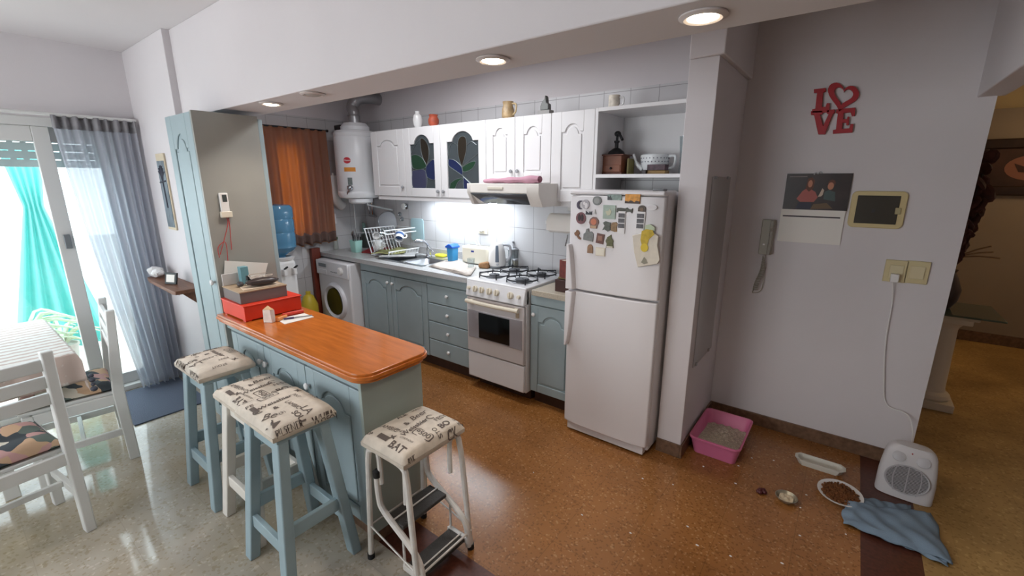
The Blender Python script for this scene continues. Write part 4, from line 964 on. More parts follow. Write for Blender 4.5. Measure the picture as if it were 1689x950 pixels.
# ------------------------------------------------------------------ tall cupboard and peninsula
t = T('tall_cabinet', 'tall pale blue cupboard with arched door and grey side panel, ending the peninsula', 'cabinet', (-3.11, 1.15, 0))
x0, x1, y0, y1 = -3.32, -2.9, .965, 1.325
MB().box(x0, x1 - .018, y0 + .021, y1 - .02, .0, 2.012).build('body', BLUE, t, bev=.002)
MB().box(x1 - .018, x1, y0 + .0, y1 - .02, .0, 2.014).build('side_panel', PANELG, t, bev=.002)
MB().box(x0, x1, y1 - .02, y1 + .005, .0, 2.0).build('back_board', BLUE, t, bev=.002)
o = panel_door(x0 + .003, x1 - .021, .08, 2.008, y0, arch=.1, m=.085).build('door', BLUE, t, bev=.004)
knob(x1 - .05, y0, 1.06, PORC, o, .017)
t = T('peninsula_cabinet', 'pale blue peninsula cabinet with three arched doors behind the stools', 'cabinet', (-2.2, 1.13, 0))
px0, px1, py0, py1 = -2.898, -1.53, .97, 1.285
MB().box(px0, px1 - .02, py0 + .021, py1, .07, .832).build('body', BODY, t, bev=.002)
MB().box(px1 - .02, px1, py0 - .005, py1 + .01, .07, .832).build('end_panel', mat('pale_green_grey', (160, 172, 166), .4, var=.03, scale=4), t, bev=.002)
MB().box(px0, px1 - .02, py0 + .004, py0 + .021, .785, .832).build('top_rail', BLUE, t, bev=.002)
MB().box(px0, px1 - .015, py0 + .03, py1 - .02, 0, .07).build('plinth', BASEB, t)
for a, c, k in ((-2.84, -2.43, 1), (-2.43, -2.0, -1), (-2.0, -1.552, -1)):
    o = panel_door(a + .003, c - .003, .09, .778, py0, arch=.06, m=.075).build('door', BLUE, t, bev=.004)
    knob(a + .03 if k < 0 else c - .03, py0, .685, PORC, o, .017)
b = MB()
def wt(i, za, zb):
    r = .085
    P = [(-2.899, .925 + i)] + [(-1.465 - i - r + r * math.sin(R(9 * k)), .925 + i + r - r * math.cos(R(9 * k))) for k in range(11)] + [(-1.465 - i - r + r * math.cos(R(9 * k)), 1.325 - i - r + r * math.sin(R(9 * k))) for k in range(11)] + [(-2.899, 1.325 - i)]
    b.prism(P, 'z', za, zb)
wt(.006, .866, .88); wt(0, .85, .868); wt(.012, .832, .852)
b.thing('wooden_worktop', WOODO, 'orange varnished wooden peninsula top with rounded corners', 'worktop', bev=.004, seg=3)
# ------------------------------------------------------------------ things on the peninsula and the cupboard side
p = W(369, 337, x=-2.899)
t = T('remote_holder', 'white remote control in its wall holder on the grey cupboard side', 'remote control', p)
MB().box(-2.899, -2.88, p.y - .022, p.y + .022, p.z - .06, p.z + .065).build('remote', PLASTIC, t, bev=.005)
MB().box(-2.881, -2.878, p.y - .01, p.y + .014, p.z + .015, p.z + .055).build('display', mat('display_dark', (70, 76, 76), .3), t, bev=.002)
MB().box(-2.9, -2.872, p.y - .028, p.y + .03, p.z - .075, p.z - .04).build('holder', CREAM, t, bev=.004)
b = MB()
for e, k in ((W(363, 420, x=-2.89), .0), (W(382, 412, x=-2.89), .01)): b.tube(smooth_path([Vector((-2.89, p.y + k, p.z - .07)), Vector((-2.888, p.y + k, p.z - .12)), e]), .0022, 5)
e = W(372, 400, x=-2.888); b.tube(smooth_path([W(362, 425, x=-2.888), W(360, 408, x=-2.888), e, W(376, 430, x=-2.888)]), .0022, 5)
b.thing('red_string', mat('red_thread', (176, 60, 56), .7), 'thin red strings hanging below the remote holder', 'string')
ZP = .8805
t = T('red_box', 'flat red wooden box on the peninsula, under the grey box', 'box', (-2.735, 1.125, ZP))
RB = mat('bright_red_box', (220, 60, 36), .4, var=.08, scale=5)
MB().box(-2.888, -2.59, .965, 1.285, ZP + .006, ZP + .085).build('box', RB, t, bev=.003)
MB().box(-2.892, -2.585, .96, 1.29, ZP + .085, ZP + .093).build('lid', RB, t, bev=.003)
b = MB()
for x in (-2.88, -2.63):
    for y in (.967, 1.25): b.box(x, x + .035, y, y + .033, ZP, ZP + .007)
b.build('foot', RB, t)
z = ZP + .0935
M = Matrix.Translation((-2.755, 1.1, z)) @ Matrix.Rotation(R(-2), 4, 'Z')
t = T('grey_box', 'grey-brown lidded box standing on the red box', 'box', (-2.755, 1.1, z))
b = MB(); b.M = M; b.box(-.125, .125, -.125, .13, 0, .062); b.build('box', mat('grey_box', (118, 108, 106), .6), t, bev=.002)
b = MB(); b.M = M; b.box(-.128, .128, -.128, .133, .062, .07); b.build('lid', mat('box_kraft_top', (168, 146, 120), .7, var=.1, scale=12), t, bev=.002)
z2 = z + .0705
b = MB(); b.prism([(-2.75, 1.02), (-2.65, 1.0), (-2.64, 1.2), (-2.72, 1.21)], 'z', z2, z2 + .004); b.thing('envelope', mat('envelope_beige', (206, 186, 164), .8), 'beige envelope on the grey box under the glasses case', 'envelope')
M = Matrix.Translation((-2.69, 1.12, z2 + .0045)) @ Matrix.Rotation(R(80), 4, 'Z')
t = T('glasses_case', 'dark brown glasses case lying on the grey box', 'glasses case', (-2.69, 1.12, z2 + .0045))
b = MB(); b.ball((0, 0, .024), (.085, .034, .024), 20, 12, M=M); b.build('case', mat('case_brown', (64, 52, 50), .35), t)
b = MB(); b.tube([(.088 * math.cos(a), .036 * math.sin(a), .026) for a in [2 * math.pi * i / 30 for i in range(30)]], .0022, 5, close=True, M=M); b.build('seam', mat('case_seam', (40, 34, 34), .5), t)
t = T('spectacles', 'pair of clear-framed spectacles resting on the dark glasses case', 'glasses', (-2.69, 1.12, z2 + .06))
b = MB()
for dx in (-.033, .033): b.tube([(dx + .026 * math.cos(a), .018 * math.sin(a), .0545 + .004 * math.cos(a)) for a in [2 * math.pi * i / 20 for i in range(20)]], .0025, 6, close=True, M=M)
b.tube([(-.008, 0, .056), (.008, 0, .056)], .0025, 6, M=M); b.tube(smooth_path([(-.058, 0, .055), (-.05, .05, .062), (.04, .055, .062)]), .0022, 6, M=M)
b.build('frame', mat('clear_frame', (196, 182, 170), .25), t)
p = W(411, 470, z=z2)
t = T('perfume_bottle', 'small clear bottle with a black cap on the grey box', 'bottle', p)
MB().box(p.x - .02, p.x + .02, p.y - .012, p.y + .012, z2, z2 + .03).build('bottle', CLEAR, t, bev=.004)
MB().lathe([(.013, .03), (.012, .055), (.001, .057)], c=p).build('cap', BLACK, t)
p = W(397, 473, z=z2)
MB().ball(p + Vector((0, 0, .016)), (.024, .018, .015)).thing('key_fob', mat('fob_dark', (66, 62, 64), .4), 'small dark oval fob on the left edge of the grey box', 'key fob')
# things standing behind, against the cupboard side
p = W(405, 467, x=-2.83); 
MB().box(-2.86, -2.82, p.y - .022, p.y + .022, z2, W(404, 439, x=-2.84).z).thing('blue_carton', mat('teal_carton', (112, 158, 168), .5, var=.08, scale=12), 'slim teal carton standing upright on the grey box', 'carton', bev=.002)
b = MB(); a0, a1, a2, a3 = [W(*q, x=-2.885) for q in ((370, 476), (437, 470), (442, 434), (371, 430))]
b.prism([(q.y, max(q.z, z2)) for q in (a0, a1, a2, a3)], 'x', -2.889, -2.885); b.thing('white_sheet', PAPER, 'white sheet of card leaning against the grey cupboard side', 'paper')
b = MB(); a0, a1, a2, a3 = [W(*q, x=-2.875) for q in ((368, 476), (394, 472), (394, 450), (369, 452))]
b.box(-2.875, -2.865, a0.y, a1.y, z2, a3.z); b.thing('plastic_sleeve', mat('sleeve_grey', (196, 192, 190), .25), 'grey plastic box lid standing left of the teal carton', 'plastic lid', bev=.003)
p = W(445, 531, z=ZP)
t = T('cigarette_pack', 'crumpled white cigarette pack in front of the red box', 'cigarette pack', p)
M = Matrix.Translation(p) @ Matrix.Rotation(R(25), 4, 'Z')
b = MB(); b.M = M; b.add([(-.028, -.014, 0), (.028, -.014, 0), (.028, .014, 0), (-.028, .014, 0), (-.026, -.013, .07), (.02, -.012, .075), (.027, .014, .068), (-.026, .014, .078)], [(0, 1, 2, 3), (4, 5, 6, 7), (0, 1, 5, 4), (1, 2, 6, 5), (2, 3, 7, 6), (3, 0, 4, 7)]); b.build('pack', mat('pack_white', (222, 208, 200), .5, var=.1, scale=30), t, bev=.002)
b = MB(); b.M = M; b.add([(-.026, -.012, .072), (.024, -.012, .074), (.026, .013, .07), (-.024, .014, .08), (-.0, .0, .095)], [(0, 1, 4), (1, 2, 4), (2, 3, 4), (3, 0, 4)]); b.build('foil', mat('foil_tan', (214, 176, 130), .35), t)
cs = [W(*q, z=ZP) for q in ((456, 527), (470, 535), (518, 523), (502, 517))]
b = MB(); b.prism([(c.x, c.y) for c in cs], 'z', ZP, ZP + .002); b.thing('note_paper', PAPER, 'slip of white paper on the peninsula beside the cigarette pack', 'paper')
a, c = W(468, 526, z=ZP + .008), W(515, 520, z=ZP + .008)
t = T('ballpoint_pen', 'dark purple ballpoint pen lying on the slip of white paper', 'pen', a)
MB().tube([a, a.lerp(c, .35)], .0055, 8).build('grip', mat('pen_purple', (74, 60, 96), .4), t); MB().tube([a.lerp(c, .35), c], [.004, .003], 8).build('barrel', STEEL, t)
a, c = W(466, 520, z=ZP + .012), W(500, 513, z=ZP + .012)
MB().tube([a, a.lerp(c, .5), c], [.011, .012, .01], 10).thing('lighter', mat('lighter_red', (204, 56, 36), .35), 'red lighter lying between the red box and the slip of paper', 'lighter')
a, c = W(458, 527, z=ZP + .012), W(472, 521, z=ZP + .012)
MB().tube([a, c], [.012, .009], 8).thing('crumpled_wrapper', mat('wrapper_orange', (222, 140, 76), .5), 'crumpled orange wrapper next to the cigarette pack', 'wrapper')
# ------------------------------------------------------------------ stools
PRINT = mat('newsprint_cloth', (208, 198, 184), .7, var=.1, scale=26, stretch=(1, 1, 1))
INK = mat('print_ink', (96, 86, 80), .75)
# word, letter size, place along and across the print (0..1), turn, boxed, slant, weight
WORDS = {'A': [('BAT', .046, .09, .27, -90, 0, 0, .03), ('9500', .036, .44, .2, -82, 1, 0, .01), ('BO', .042, .76, .15, 0, 0, 0, .025), ('CK', .042, .78, -.03, 0, 0, 0, .025), ('FEST', .034, .84, .34, 4, 0, 0, .0), ('SCH', .02, .96, .14, 0, 0, 0, 0), ('WA', .02, .96, .04, 0, 0, 0, 0),
               ('STO', .028, .6, .1, 88, 0, 0, 0), ('Weissbier', .036, .47, .43, 6, 0, .2, .015), ('C', .05, .75, .47, -20, 0, 0, .0), ('Beer', .05, .68, .66, 8, 0, .4, .0), ('&', .036, .46, .6, 10, 0, 0, .02), ('LAMBIC', .032, .27, .75, -84, 0, 0, 0), ('PINT', .024, .3, .53, -80, 0, 0, .0),
               ('CORTADO', .014, .24, .28, -84, 0, 0, 0), ('MALT', .022, .8, .85, 0, 0, 0, 0), ('ALE', .03, .55, .86, 0, 0, 0, .02), ('HOP', .022, .08, .93, -90, 0, 0, .02), ('x', .04, .17, .5, 20, 0, 0, .05), ('RYE', .02, .12, -.02, 0, 0, 0, .02)],
         'B': [('PILSENER', .026, .26, .0, 0, 0, 0, .0), ('WHEAT', .032, .82, -.03, 0, 0, 0, .02), ('SOU', .034, .46, .1, -88, 0, 0, .02), ('LA', .05, .62, .14, -88, 0, 0, .0), ('M', .06, .1, .14, -60, 0, 0, .01), ('Be', .056, .16, .33, -30, 0, .3, .0), ('C', .056, .12, .55, -20, 0, 0, .0), ('&', .03, .34, .45, 0, 0, 0, .03),
               ('Weissbier', .034, .42, .6, 4, 0, .2, .015), ('LAMBIC', .028, .55, .36, -86, 0, 0, 0), ('(3)', .024, .33, .28, 0, 0, 0, 0), ('PINT', .024, .74, .56, -86, 0, 0, 0), ('x', .04, .86, .72, 20, 0, 0, .05), ('500', .034, .45, .84, 6, 1, 0, 0), ('FE', .034, .12, .76, -10, 0, 0, 0), ('MALT', .02, .2, .94, 0, 0, 0, .02), ('PALE ALE', .02, .74, .92, 0, 0, 0, .02), ('STOUT', .022, .93, .4, -88, 0, 0, 0)]}
def cushion(root, w, d, z0, h, key, lx, flip=False):
    """padded seat w (local x) by d (local y) covered with printed cloth"""
    N = 26
    def zf(u, v): return z0 + h * max(0, (1 - abs(u) ** 9) * (1 - abs(v) ** 9)) ** .4 * (.8 + .2 * (1 - u * u) * (1 - v * v))
    b = MB(); b.grid(lambda i, j: ((2 * i - 1) * w / 2, (2 * j - 1) * d / 2, zf(2 * i - 1, 2 * j - 1)), N, N)
    k = .97
    ring = [(-w / 2 + w * i / N, -d / 2) for i in range(N)] + [(w / 2, -d / 2 + d * i / N) for i in range(N)] + [(w / 2 - w * i / N, d / 2) for i in range(N)] + [(-w / 2, d / 2 - d * i / N) for i in range(N)]
    n = len(ring)
    b.add([(x * 1.005, y * 1.005, z0) for x, y in ring] + [(x * 1.0, y * 1.0, z0 - .018) for x, y in ring] + [(x * .94, y * .94, z0 - .026) for x, y in ring], [(r * n + i, r * n + (i + 1) % n, (r + 1) * n + (i + 1) % n, (r + 1) * n + i) for r in range(2) for i in range(n)] + [tuple(range(2 * n, 3 * n))])
    b.mi = 1
    L, Wd = (d, w) if lx else (w, d)
    def fold(q, half):
        k = half - .012
        return (q, 0.) if abs(q) <= k else (math.copysign(half + .001, q), abs(q) - k) if abs(q) > half else (q, 0.)
    for s, size, pu, pv, rot, boxed, sh, bold in WORDS[key]:
        cr, sr = math.cos(R(rot)), math.sin(R(rot)); ox, oy = (pu - .5) * L, (pv - .5) * Wd
        def place(a, c, e=.0016):
            X, Y = ox + a * cr - c * sr, oy + a * sr + c * cr
            x, y = (-Y, X) if lx else (X, Y)
            if flip: x, y = -x, -y
            x, dx = fold(x, w / 2); y, dy = fold(y, d / 2)
            xx, yy = max(-w / 2 * .985, min(w / 2 * .985, x)), max(-d / 2 * .985, min(d / 2 * .985, y))
            return (x, y, zf(2 * xx / w, 2 * yy / d) + e - dx - dy)
        if boxed:
            rr_ = rrect(-size * 1.25, size * 1.25, -size * .62, size * .62, size * .3, 3)
            inn = [(a * .9, c * .86) for a, c in rr_]; m = len(rr_)
            if boxed == 1: b.mi = 1; b.add([place(a, c) for a, c in rr_] + [place(a, c) for a, c in inn], [(i, (i + 1) % m, m + (i + 1) % m, m + i) for i in range(m)])
        b.text(s, size, place, bold, sh)
    for k in range(6):
        X, Y = L * (-.42 + .012 * k), Wd * .12; 
        def st(a, c, X=X, Y=Y):
            x, y = (-(Y + c), X + a) if lx else (X + a, Y + c)
            if flip: x, y = -x, -y
            return (x, y, zf(2 * x / w, 2 * y / d) + .0016)
        b.add([st(0, -.03), st(.004, -.03), st(.004, .03), st(0, .03)], [(0, 1, 2, 3)])
    return b.build('seat_cushion', [PRINT, INK], root, local=True, smooth=50, fixn=False)
def wood_stool(lab, x, y, zt, m, key, lx, flip=False, rz=0):
    t = T('wooden_stool', lab, 'stool', (x, y, 0), 'wooden bar stools along the peninsula')
    w, d = .335, .26; h = zt - .085
    for sx in (-1, 1):
        for sy in (-1, 1):
            b = MB(); top_ = Vector((sx * .118, sy * .085, h)); bot = Vector((sx * .168, sy * .148, 0))
            vs = []
            for q, zz in ((bot, 0), (top_, h)):
                for a, c in ((-.028, -.022), (.028, -.022), (.028, .022), (-.028, .022)): vs.append((q.x + a, q.y + c, zz))
            b.add(vs, [(3, 2, 1, 0), (4, 5, 6, 7), (0, 1, 5, 4), (1, 2, 6, 5), (2, 3, 7, 6), (3, 0, 4, 7)]); b.build('leg', m, t, local=True, bev=.005)
    for sy in (-1, 1):
        z = .2; k = z / h
        MB().box(-.168 + .05 * k, .168 - .05 * k, sy * (.148 - .063 * k) - .011, sy * (.148 - .063 * k) + .011, z - .03, z + .03).build('stretcher', m, t, local=True, bev=.003)
        MB().box(-.13, .13, sy * .085 - .01, sy * .085 + .01, h - .06, h).build('apron', m, t, local=True, bev=.003)
    for sx in (-1, 1):
        z = .27; k = z / h
        MB().box(sx * (.168 - .05 * k) - .011, sx * (.168 - .05 * k) + .011, -.148 + .063 * k, .148 - .063 * k, z - .03, z + .03).build('stretcher', m, t, local=True, bev=.003)
    MB().box(-w / 2 + .02, w / 2 - .02, -d / 2 + .02, d / 2 - .02, h - .001, h + .022).build('seat_board', m, t, local=True, bev=.003)
    cushion(t, w, d, h + .044, zt - h - .044, key, lx, flip)
    t.rotation_euler = (0, 0, R(rz))
    return t
WST = mat('white_stool_paint', (220, 216, 208), .45, var=.05, scale=9)
wood_stool('pale blue wooden stool farthest back, next to the tall cupboard', -2.555, .775, .755, BLUE2, 'B', False)
wood_stool('white wooden stool tucked behind the nearer pale blue stool', -2.14, .80, .695, WST, 'A', True)
wood_stool('nearer pale blue wooden stool with its seat overlapping the white stool', -1.765, .755, .752, BLUE2, 'B', True)
# metal step stool
t = T('step_stool', 'white metal step stool with padded seat and two dark fold-out steps', 'stool', (-1.345, 1.08, 0))
WM = mat('white_tube_paint', (216, 212, 206), .35, var=.12, scale=18); RUB = mat('rubber_black', (28, 28, 30), .7); STEPM = mat('dark_ribbed_step', (62, 60, 58), .7, bump=.4, bscale=120)
cushion(t, .27, .335, .6, .048, 'A', True)
MB().box(-.12, .12, -.15, .15, .565, .583).build('seat_board', WM, t, local=True)
for sy in (-1, 1):
    y = sy * .155
    b = MB(); b.tube(smooth_path([(-.155, y, .0), (-.13, y * .97, .4), (-.122, y * .95, .52), (-.1, y * .94, .568), (0, y * .94, .575), (.1, y * .94, .568), (.122, y * .95, .52), (.135, y * .97, .4), (.165, y, 0)], 8), .0125, 10); b.build('leg_frame', WM, t, local=True)
    for x in (-.155, .165): MB().lathe([(.0155, 0), (.0155, .025)], c=(x, y, 0)).build('rubber_foot', RUB, t, local=True)
    yy = sy * .135
    b = MB(); b.tube(smooth_path([(-.09, yy, .45), (-.088, yy, .34), (-.06, yy, .28), (.09, yy, .2), (.15, yy, .15), (.168, yy, .09), (.17, yy, .03)], 8), .0135, 10); b.build('step_frame', WM, t, local=True)
    MB().lathe([(.0165, .435), (.0165, .462), (.008, .47)], c=(-.09, yy, 0)).build('end_cap', RUB, t, local=True)
    b = MB(); b.tube([(.06, yy, .2), (.06, yy, .06)], .006, 7); b.tube([(-.15, sy * .155, .18), (.16, sy * .155, .11)], .004, 6); b.build('brace', WM, t, local=True)
    b = MB(); b.tube(smooth_path([(-.105, y * .93, .565), (-.085, y * .8, .54), (-.08, y * .8, .4)]), .0115, 8); b.tube(smooth_path([(.105, y * .93, .565), (.085, y * .8, .54), (.08, y * .8, .38)]), .0115, 8); b.build('inner_tube', WM, t, local=True)
b = MB(); b.box(-.06, .05, -.125, .125, .235, .252, M=Matrix.Translation((0, 0, .0))); b.build('upper_step', STEPM, t, local=True, bev=.004)
b = MB(); b.box(.06, .16, -.125, .125, .055, .075); b.build('lower_step', STEPM, t, local=True, bev=.004)
for x, z in ((-.01, .256), (.13, .08)): MB().tube([(x, -.128, z), (x, .128, z)], .004, 6).build('step_rod', WM, t, local=True)
MB().tube([(.17, -.155, .1), (.17, .155, .1)], .005, 6).build('front_rod', WM, t, local=True)
MB().tube([(-.15, -.155, .17), (-.15, .155, .17)], .004, 6).build('rear_rod', WM, t, local=True)
for sy in (-1, 1): MB().box(.05, .175, sy * .13 - .01, sy * .13 + .01, .05, .078).build('step_bracket', WM, t, local=True, bev=.002)
# ------------------------------------------------------------------ dining side
CHW = mat('white_chair_paint', (222, 224, 222), .4, var=.03, scale=6)
FLOR = mat('floral_cloth', (150, 130, 116), .85)
def floral():
    m = D.materials.new('floral_print'); m.use_nodes = True; nt = m.node_tree; N = nt.nodes; b = N['Principled BSDF']; b.inputs['Roughness'].default_value = .85
    tc = N.new('ShaderNodeTexCoord'); n0 = N.new('ShaderNodeTexNoise'); n0.inputs['Scale'].default_value = 9; nt.links.new(tc.outputs['Object'], n0.inputs['Vector'])
    mx = N.new('ShaderNodeMix'); mx.data_type = 'VECTOR'; mx.inputs[0].default_value = .08; nt.links.new(tc.outputs['Object'], mx.inputs[4]); nt.links.new(n0.outputs['Color'], mx.inputs[5])
    v = N.new('ShaderNodeTexVoronoi'); v.inputs['Scale'].default_value = 15; nt.links.new(mx.outputs[1], v.inputs['Vector'])
    s = N.new('ShaderNodeSeparateColor'); nt.links.new(v.outputs['Color'], s.inputs[0]); r = N.new('ShaderNodeValToRGB'); r.color_ramp.interpolation = 'CONSTANT'
    cols = [(0, (58, 66, 72)), (.25, (92, 104, 98)), (.42, (190, 150, 146)), (.58, (206, 200, 186)), (.72, (78, 88, 94)), (.86, (196, 164, 134))]
    e = r.color_ramp.elements; e[0].color = (*lin(cols[0][1]), 1); e[1].position = cols[1][0]; e[1].color = (*lin(cols[1][1]), 1)
    for p_, c_ in cols[2:]: x = e.new(p_); x.color = (*lin(c_), 1)
    nt.links.new(s.outputs[0], r.inputs[0]); nt.links.new(r.outputs[0], b.inputs['Base Color'])
    return m
FLOR = floral()
def chair(lab, x, y, rz):
    """seat runs from the back posts (local x = 0) towards local -x"""
    t = T('dining_chair', lab, 'chair', (x, y, 0), 'white slatted dining chairs')
    hw = .2
    for sy in (-1, 1):
        b = MB(); b.add([(-.025, sy * hw - .02, 0), (.025, sy * hw - .02, 0), (.025, sy * hw + .02, 0), (-.025, sy * hw + .02, 0), (-.035, sy * hw - .02, .45), (.02, sy * hw - .02, .45), (.02, sy * hw + .02, .45), (-.035, sy * hw + .02, .45), (.012, sy * hw - .02, .93), (.052, sy * hw - .02, .93), (.052, sy * hw + .02, .93), (.012, sy * hw + .02, .93)],
                        [(0, 1, 2, 3), (8, 9, 10, 11)] + [(r + i, r + (i + 1) % 4, r + 4 + (i + 1) % 4, r + 4 + i) for r in (0, 4) for i in range(4)]); b.build('back_post', CHW, t, local=True, bev=.005)
        MB().box(-.4, -.355, sy * (hw - .005) - .02, sy * (hw - .005) + .02, 0, .43).build('front_leg', CHW, t, local=True, bev=.005)
        MB().box(-.37, -.02, sy * hw - .012, sy * hw + .012, .37, .43).build('seat_rail', CHW, t, local=True, bev=.003)
        MB().box(-.37, -.02, sy * hw - .011, sy * hw + .011, .17, .21).build('stretcher', CHW, t, local=True, bev=.003)
    for z in (.87, .79, .71):
        a = .0 + (z - .45) / .48 * .034
        b = MB(); b.box(a - .022, a + .0, -hw + .018, hw - .018, z - .03, z + .025); b.build('back_slat', CHW, t, local=True, bev=.004)
    MB().box(-.012, .01, -hw + .018, hw - .018, .37, .43).build('seat_rail', CHW, t, local=True, bev=.003); MB().box(-.39, -.37, -hw + .018, hw - .018, .37, .43).build('seat_rail', CHW, t, local=True, bev=.003)
    MB().box(-.205, -.185, -hw + .01, hw - .01, .175, .205).build('stretcher', CHW, t, local=True, bev=.003)
    MB().box(-.41, -.02, -hw + .005, hw - .005, .43, .45).build('seat', CHW, t, local=True, bev=.005)
    t.rotation_euler = (0, 0, rz); return t
def seat_pad(lab, x, y, rz, seed):
    b = MB(); s = seed
    def f(u, v, up):
        a, c = 2 * u - 1, 2 * v - 1; k = max(0, (1 - a ** 4) * (1 - c ** 4)) ** .5
        return ((a * .19) * (1 + .04 * abs(c)), (c * .19) * (1 + .04 * abs(a)), (.008 + up * (.005 + .05 * k * (1 + .25 * math.sin(5 * a + s) * math.cos(4 * c + s)))))
    b.grid(lambda u, v: f(u, v, 1), 20, 20); b.grid(lambda u, v: f(u, v, 0), 20, 20)
    o = b.build('seat_pad', FLOR, None, local=True); o.location = (x, y, .451); o.rotation_euler = (0, 0, rz); tag(o, lab, 'cushion', 'floral seat pads on the dining chairs')
chair('white dining chair nearest the camera, seen from behind', -2.70, .0, R(8))
seat_pad('floral seat pad on the near white chair', -2.7 - .215 * math.cos(R(8)), -.215 * math.sin(R(8)), R(8), 1)
chair('white dining chair by the curtain, side on', -3.48, .52, R(84))
seat_pad('floral seat pad on the white chair by the curtain', -3.48 - .215 * math.cos(R(84)), .52 - .215 * math.sin(R(84)), R(84), 3)
t = T('dining_table', 'dining table under a patterned cloth at the left edge', 'table', (-3.75, -.3, 0))
MB().box(-4.2, -3.25, -1.0, .33, .715, .742).build('table_top', CHW, t, bev=.004)
for x in (-4.12, -3.36):
    for y in (-.9, .0): MB().box(x - .03, x + .03, y - .03, y + .03, 0, .715).build('leg', CHW, t, bev=.004)
b = MB()
CX0, CX1, CY0, CY1 = -4.21, -3.235, -1.01, .345
def clf(u, v):
    x, y = -4.36 + 1.29 * u, -1.16 + 1.67 * v
    ox, oy = max(0, x - CX1) + max(0, CX0 - x), max(0, y - CY1) + max(0, CY0 - y)
    X, Y = min(max(x, CX0), CX1), min(max(y, CY0), CY1)
    d = (ox * ox + oy * oy) ** .5 if ox and oy else ox + oy
    wv = .012 * math.sin(28 * (y if ox else x)) * min(1, d / .05) 
    sx = (1 if x > CX1 else -1 if x < CX0 else 0); sy = (1 if y > CY1 else -1 if y < CY0 else 0)
    return (X + sx * (.008 + abs(wv) + .02 * d), Y + sy * (.008 + abs(wv) + .02 * d), .745 - d)
b.grid(clf, 90, 100)
def clothm():
    m = D.materials.new('striped_tablecloth'); m.use_nodes = True; nt = m.node_tree; N = nt.nodes; bb = N['Principled BSDF']; bb.inputs['Roughness'].default_value = .7
    tc = N.new('ShaderNodeTexCoord'); w = N.new('ShaderNodeTexWave'); w.inputs['Scale'].default_value = 5; w.bands_direction = 'X'; w.inputs['Distortion'].default_value = 1.5; w.inputs['Detail Scale'].default_value = 6; nt.links.new(tc.outputs['Object'], w.inputs['Vector'])
    r = N.new('ShaderNodeValToRGB'); e = r.color_ramp.elements; e[0].color = (*lin((196, 178, 168)), 1); e[0].position = .2; e[1].color = (*lin((228, 228, 224)), 1); e[1].position = .45
    nt.links.new(w.outputs['Fac'], r.inputs[0]); nt.links.new(r.outputs[0], bb.inputs['Base Color']); return m
b.thing('tablecloth', clothm(), 'pale striped tablecloth draped over the dining table', 'tablecloth', solid=.002)
p = Vector((-3.2, .385, .555)) 
t = T('tassel', 'dark beaded tassel hanging from the tablecloth corner', 'tassel', (p.x, p.y, .47))
b = MB(); b.tube([p + Vector((-.03, -.03, .08)), p], .003, 6); b.build('cord', GREYP, t)
b = MB()
for k, r in enumerate((.012, .015, .011, .017)): b.ball(p + Vector((0, 0, .05 - k * .026)), (r, r, r * .9), 10, 6)
b.build('bead', mat('bead_dark', (70, 72, 84), .35), t)
# curtain of the balcony window
y0, y1 = .63, 1.075
t = T('sheer_curtain', 'long grey sheer curtain at the balcony window', 'curtain', (XW + .1, .9, .02))
SHEER = cloth_mat('sheer_grey', (186, 188, 196), .55, col2=(214, 218, 228), open_=.14)
def cf(u, v):
    a = (y0 + (.17 * (1 - v) ** 1.3)) ; e = y1
    f = 1 - .35 * (1 - v)
    return (XW + .085 + (.032 * math.sin(u * 52 + .6 * math.sin(v * 3)) + .014 * math.sin(u * 23 + 2)) * (.6 + .5 * (1 - v)), a + (e - a) * u, .02 + 2.035 * v + (.012 * math.sin(u * 30)) * (1 - v))
b = MB(); b.grid(cf, 150, 40); b.build('cloth', SHEER, t)
b = MB(); b.grid(lambda u, v: (cf(u, 1)[0] + .006, cf(u, 1)[1], 1.985 + .085 * v), 150, 2); b.build('header_tape', cloth_mat('header_grey', (164, 162, 166), .3), t, solid=.004)
MB().tube([(XW + .09, -1.6, 2.075), (XW + .09, 1.085, 2.075)], .012).thing('curtain_rail', FRAME, 'white curtain rail above the balcony window', 'curtain rail')
cs = [W(*q, z=.004) for q in ((300, 628), (218, 648), (120, 690), (146, 708))]
b = MB(); b.box(-4.4, -3.72, .6, 1.05, .001, .009); b.thing('door_mat', mat('door_mat_blue', (92, 100, 116), .95, bump=.5, bscale=200), 'dark blue-grey mat on the floor under the curtain', 'mat')
# wall hanging and corner shelf on the dining wall
x0, x1, z0, z1 = -4.07, -3.9, 1.29, 1.83
t = T('wall_scroll', 'narrow painted wall hanging with a blue-grey tree scene', 'picture', ((x0 + x1) / 2, 1.095, z0))
MB().box(x0, x1, 1.088, 1.099, z0, z1).build('board', mat('scroll_border', (206, 192, 168), .7), t, bev=.002)
MB().box(x0 + .012, x1 - .012, 1.085, 1.0885, z0 + .02, z1 - .05).build('painting', mat('scroll_paint', (116, 126, 134), .8, var=.45, scale=9, stretch=(2, 1, .8)), t)
b = MB(); cxx = (x0 + x1) / 2
for k in range(7):
    a = R(-50 + k * 17); b.tube(smooth_path([(cxx, 1.083, z1 - .2), (cxx + .03 * math.sin(a), 1.083, z1 - .15), (cxx + .08 * math.sin(a), 1.083, z1 - .2 + .12 * math.cos(a))], 4), .0035, 5)
b.tube([(cxx - .06, 1.083, z1 - .2), (cxx + .06, 1.083, z1 - .19)], .006, 5); b.tube([(cxx, 1.083, z1 - .2), (cxx + .01, 1.083, z1 - .38)], .005, 5); b.build('painted_tree', mat('tree_dark', (66, 68, 80), .8), t)
t = T('wall_shelf', 'small brown wooden shelf on the dining wall left of the tall cupboard', 'shelf', (-3.9, 1.0, .88))
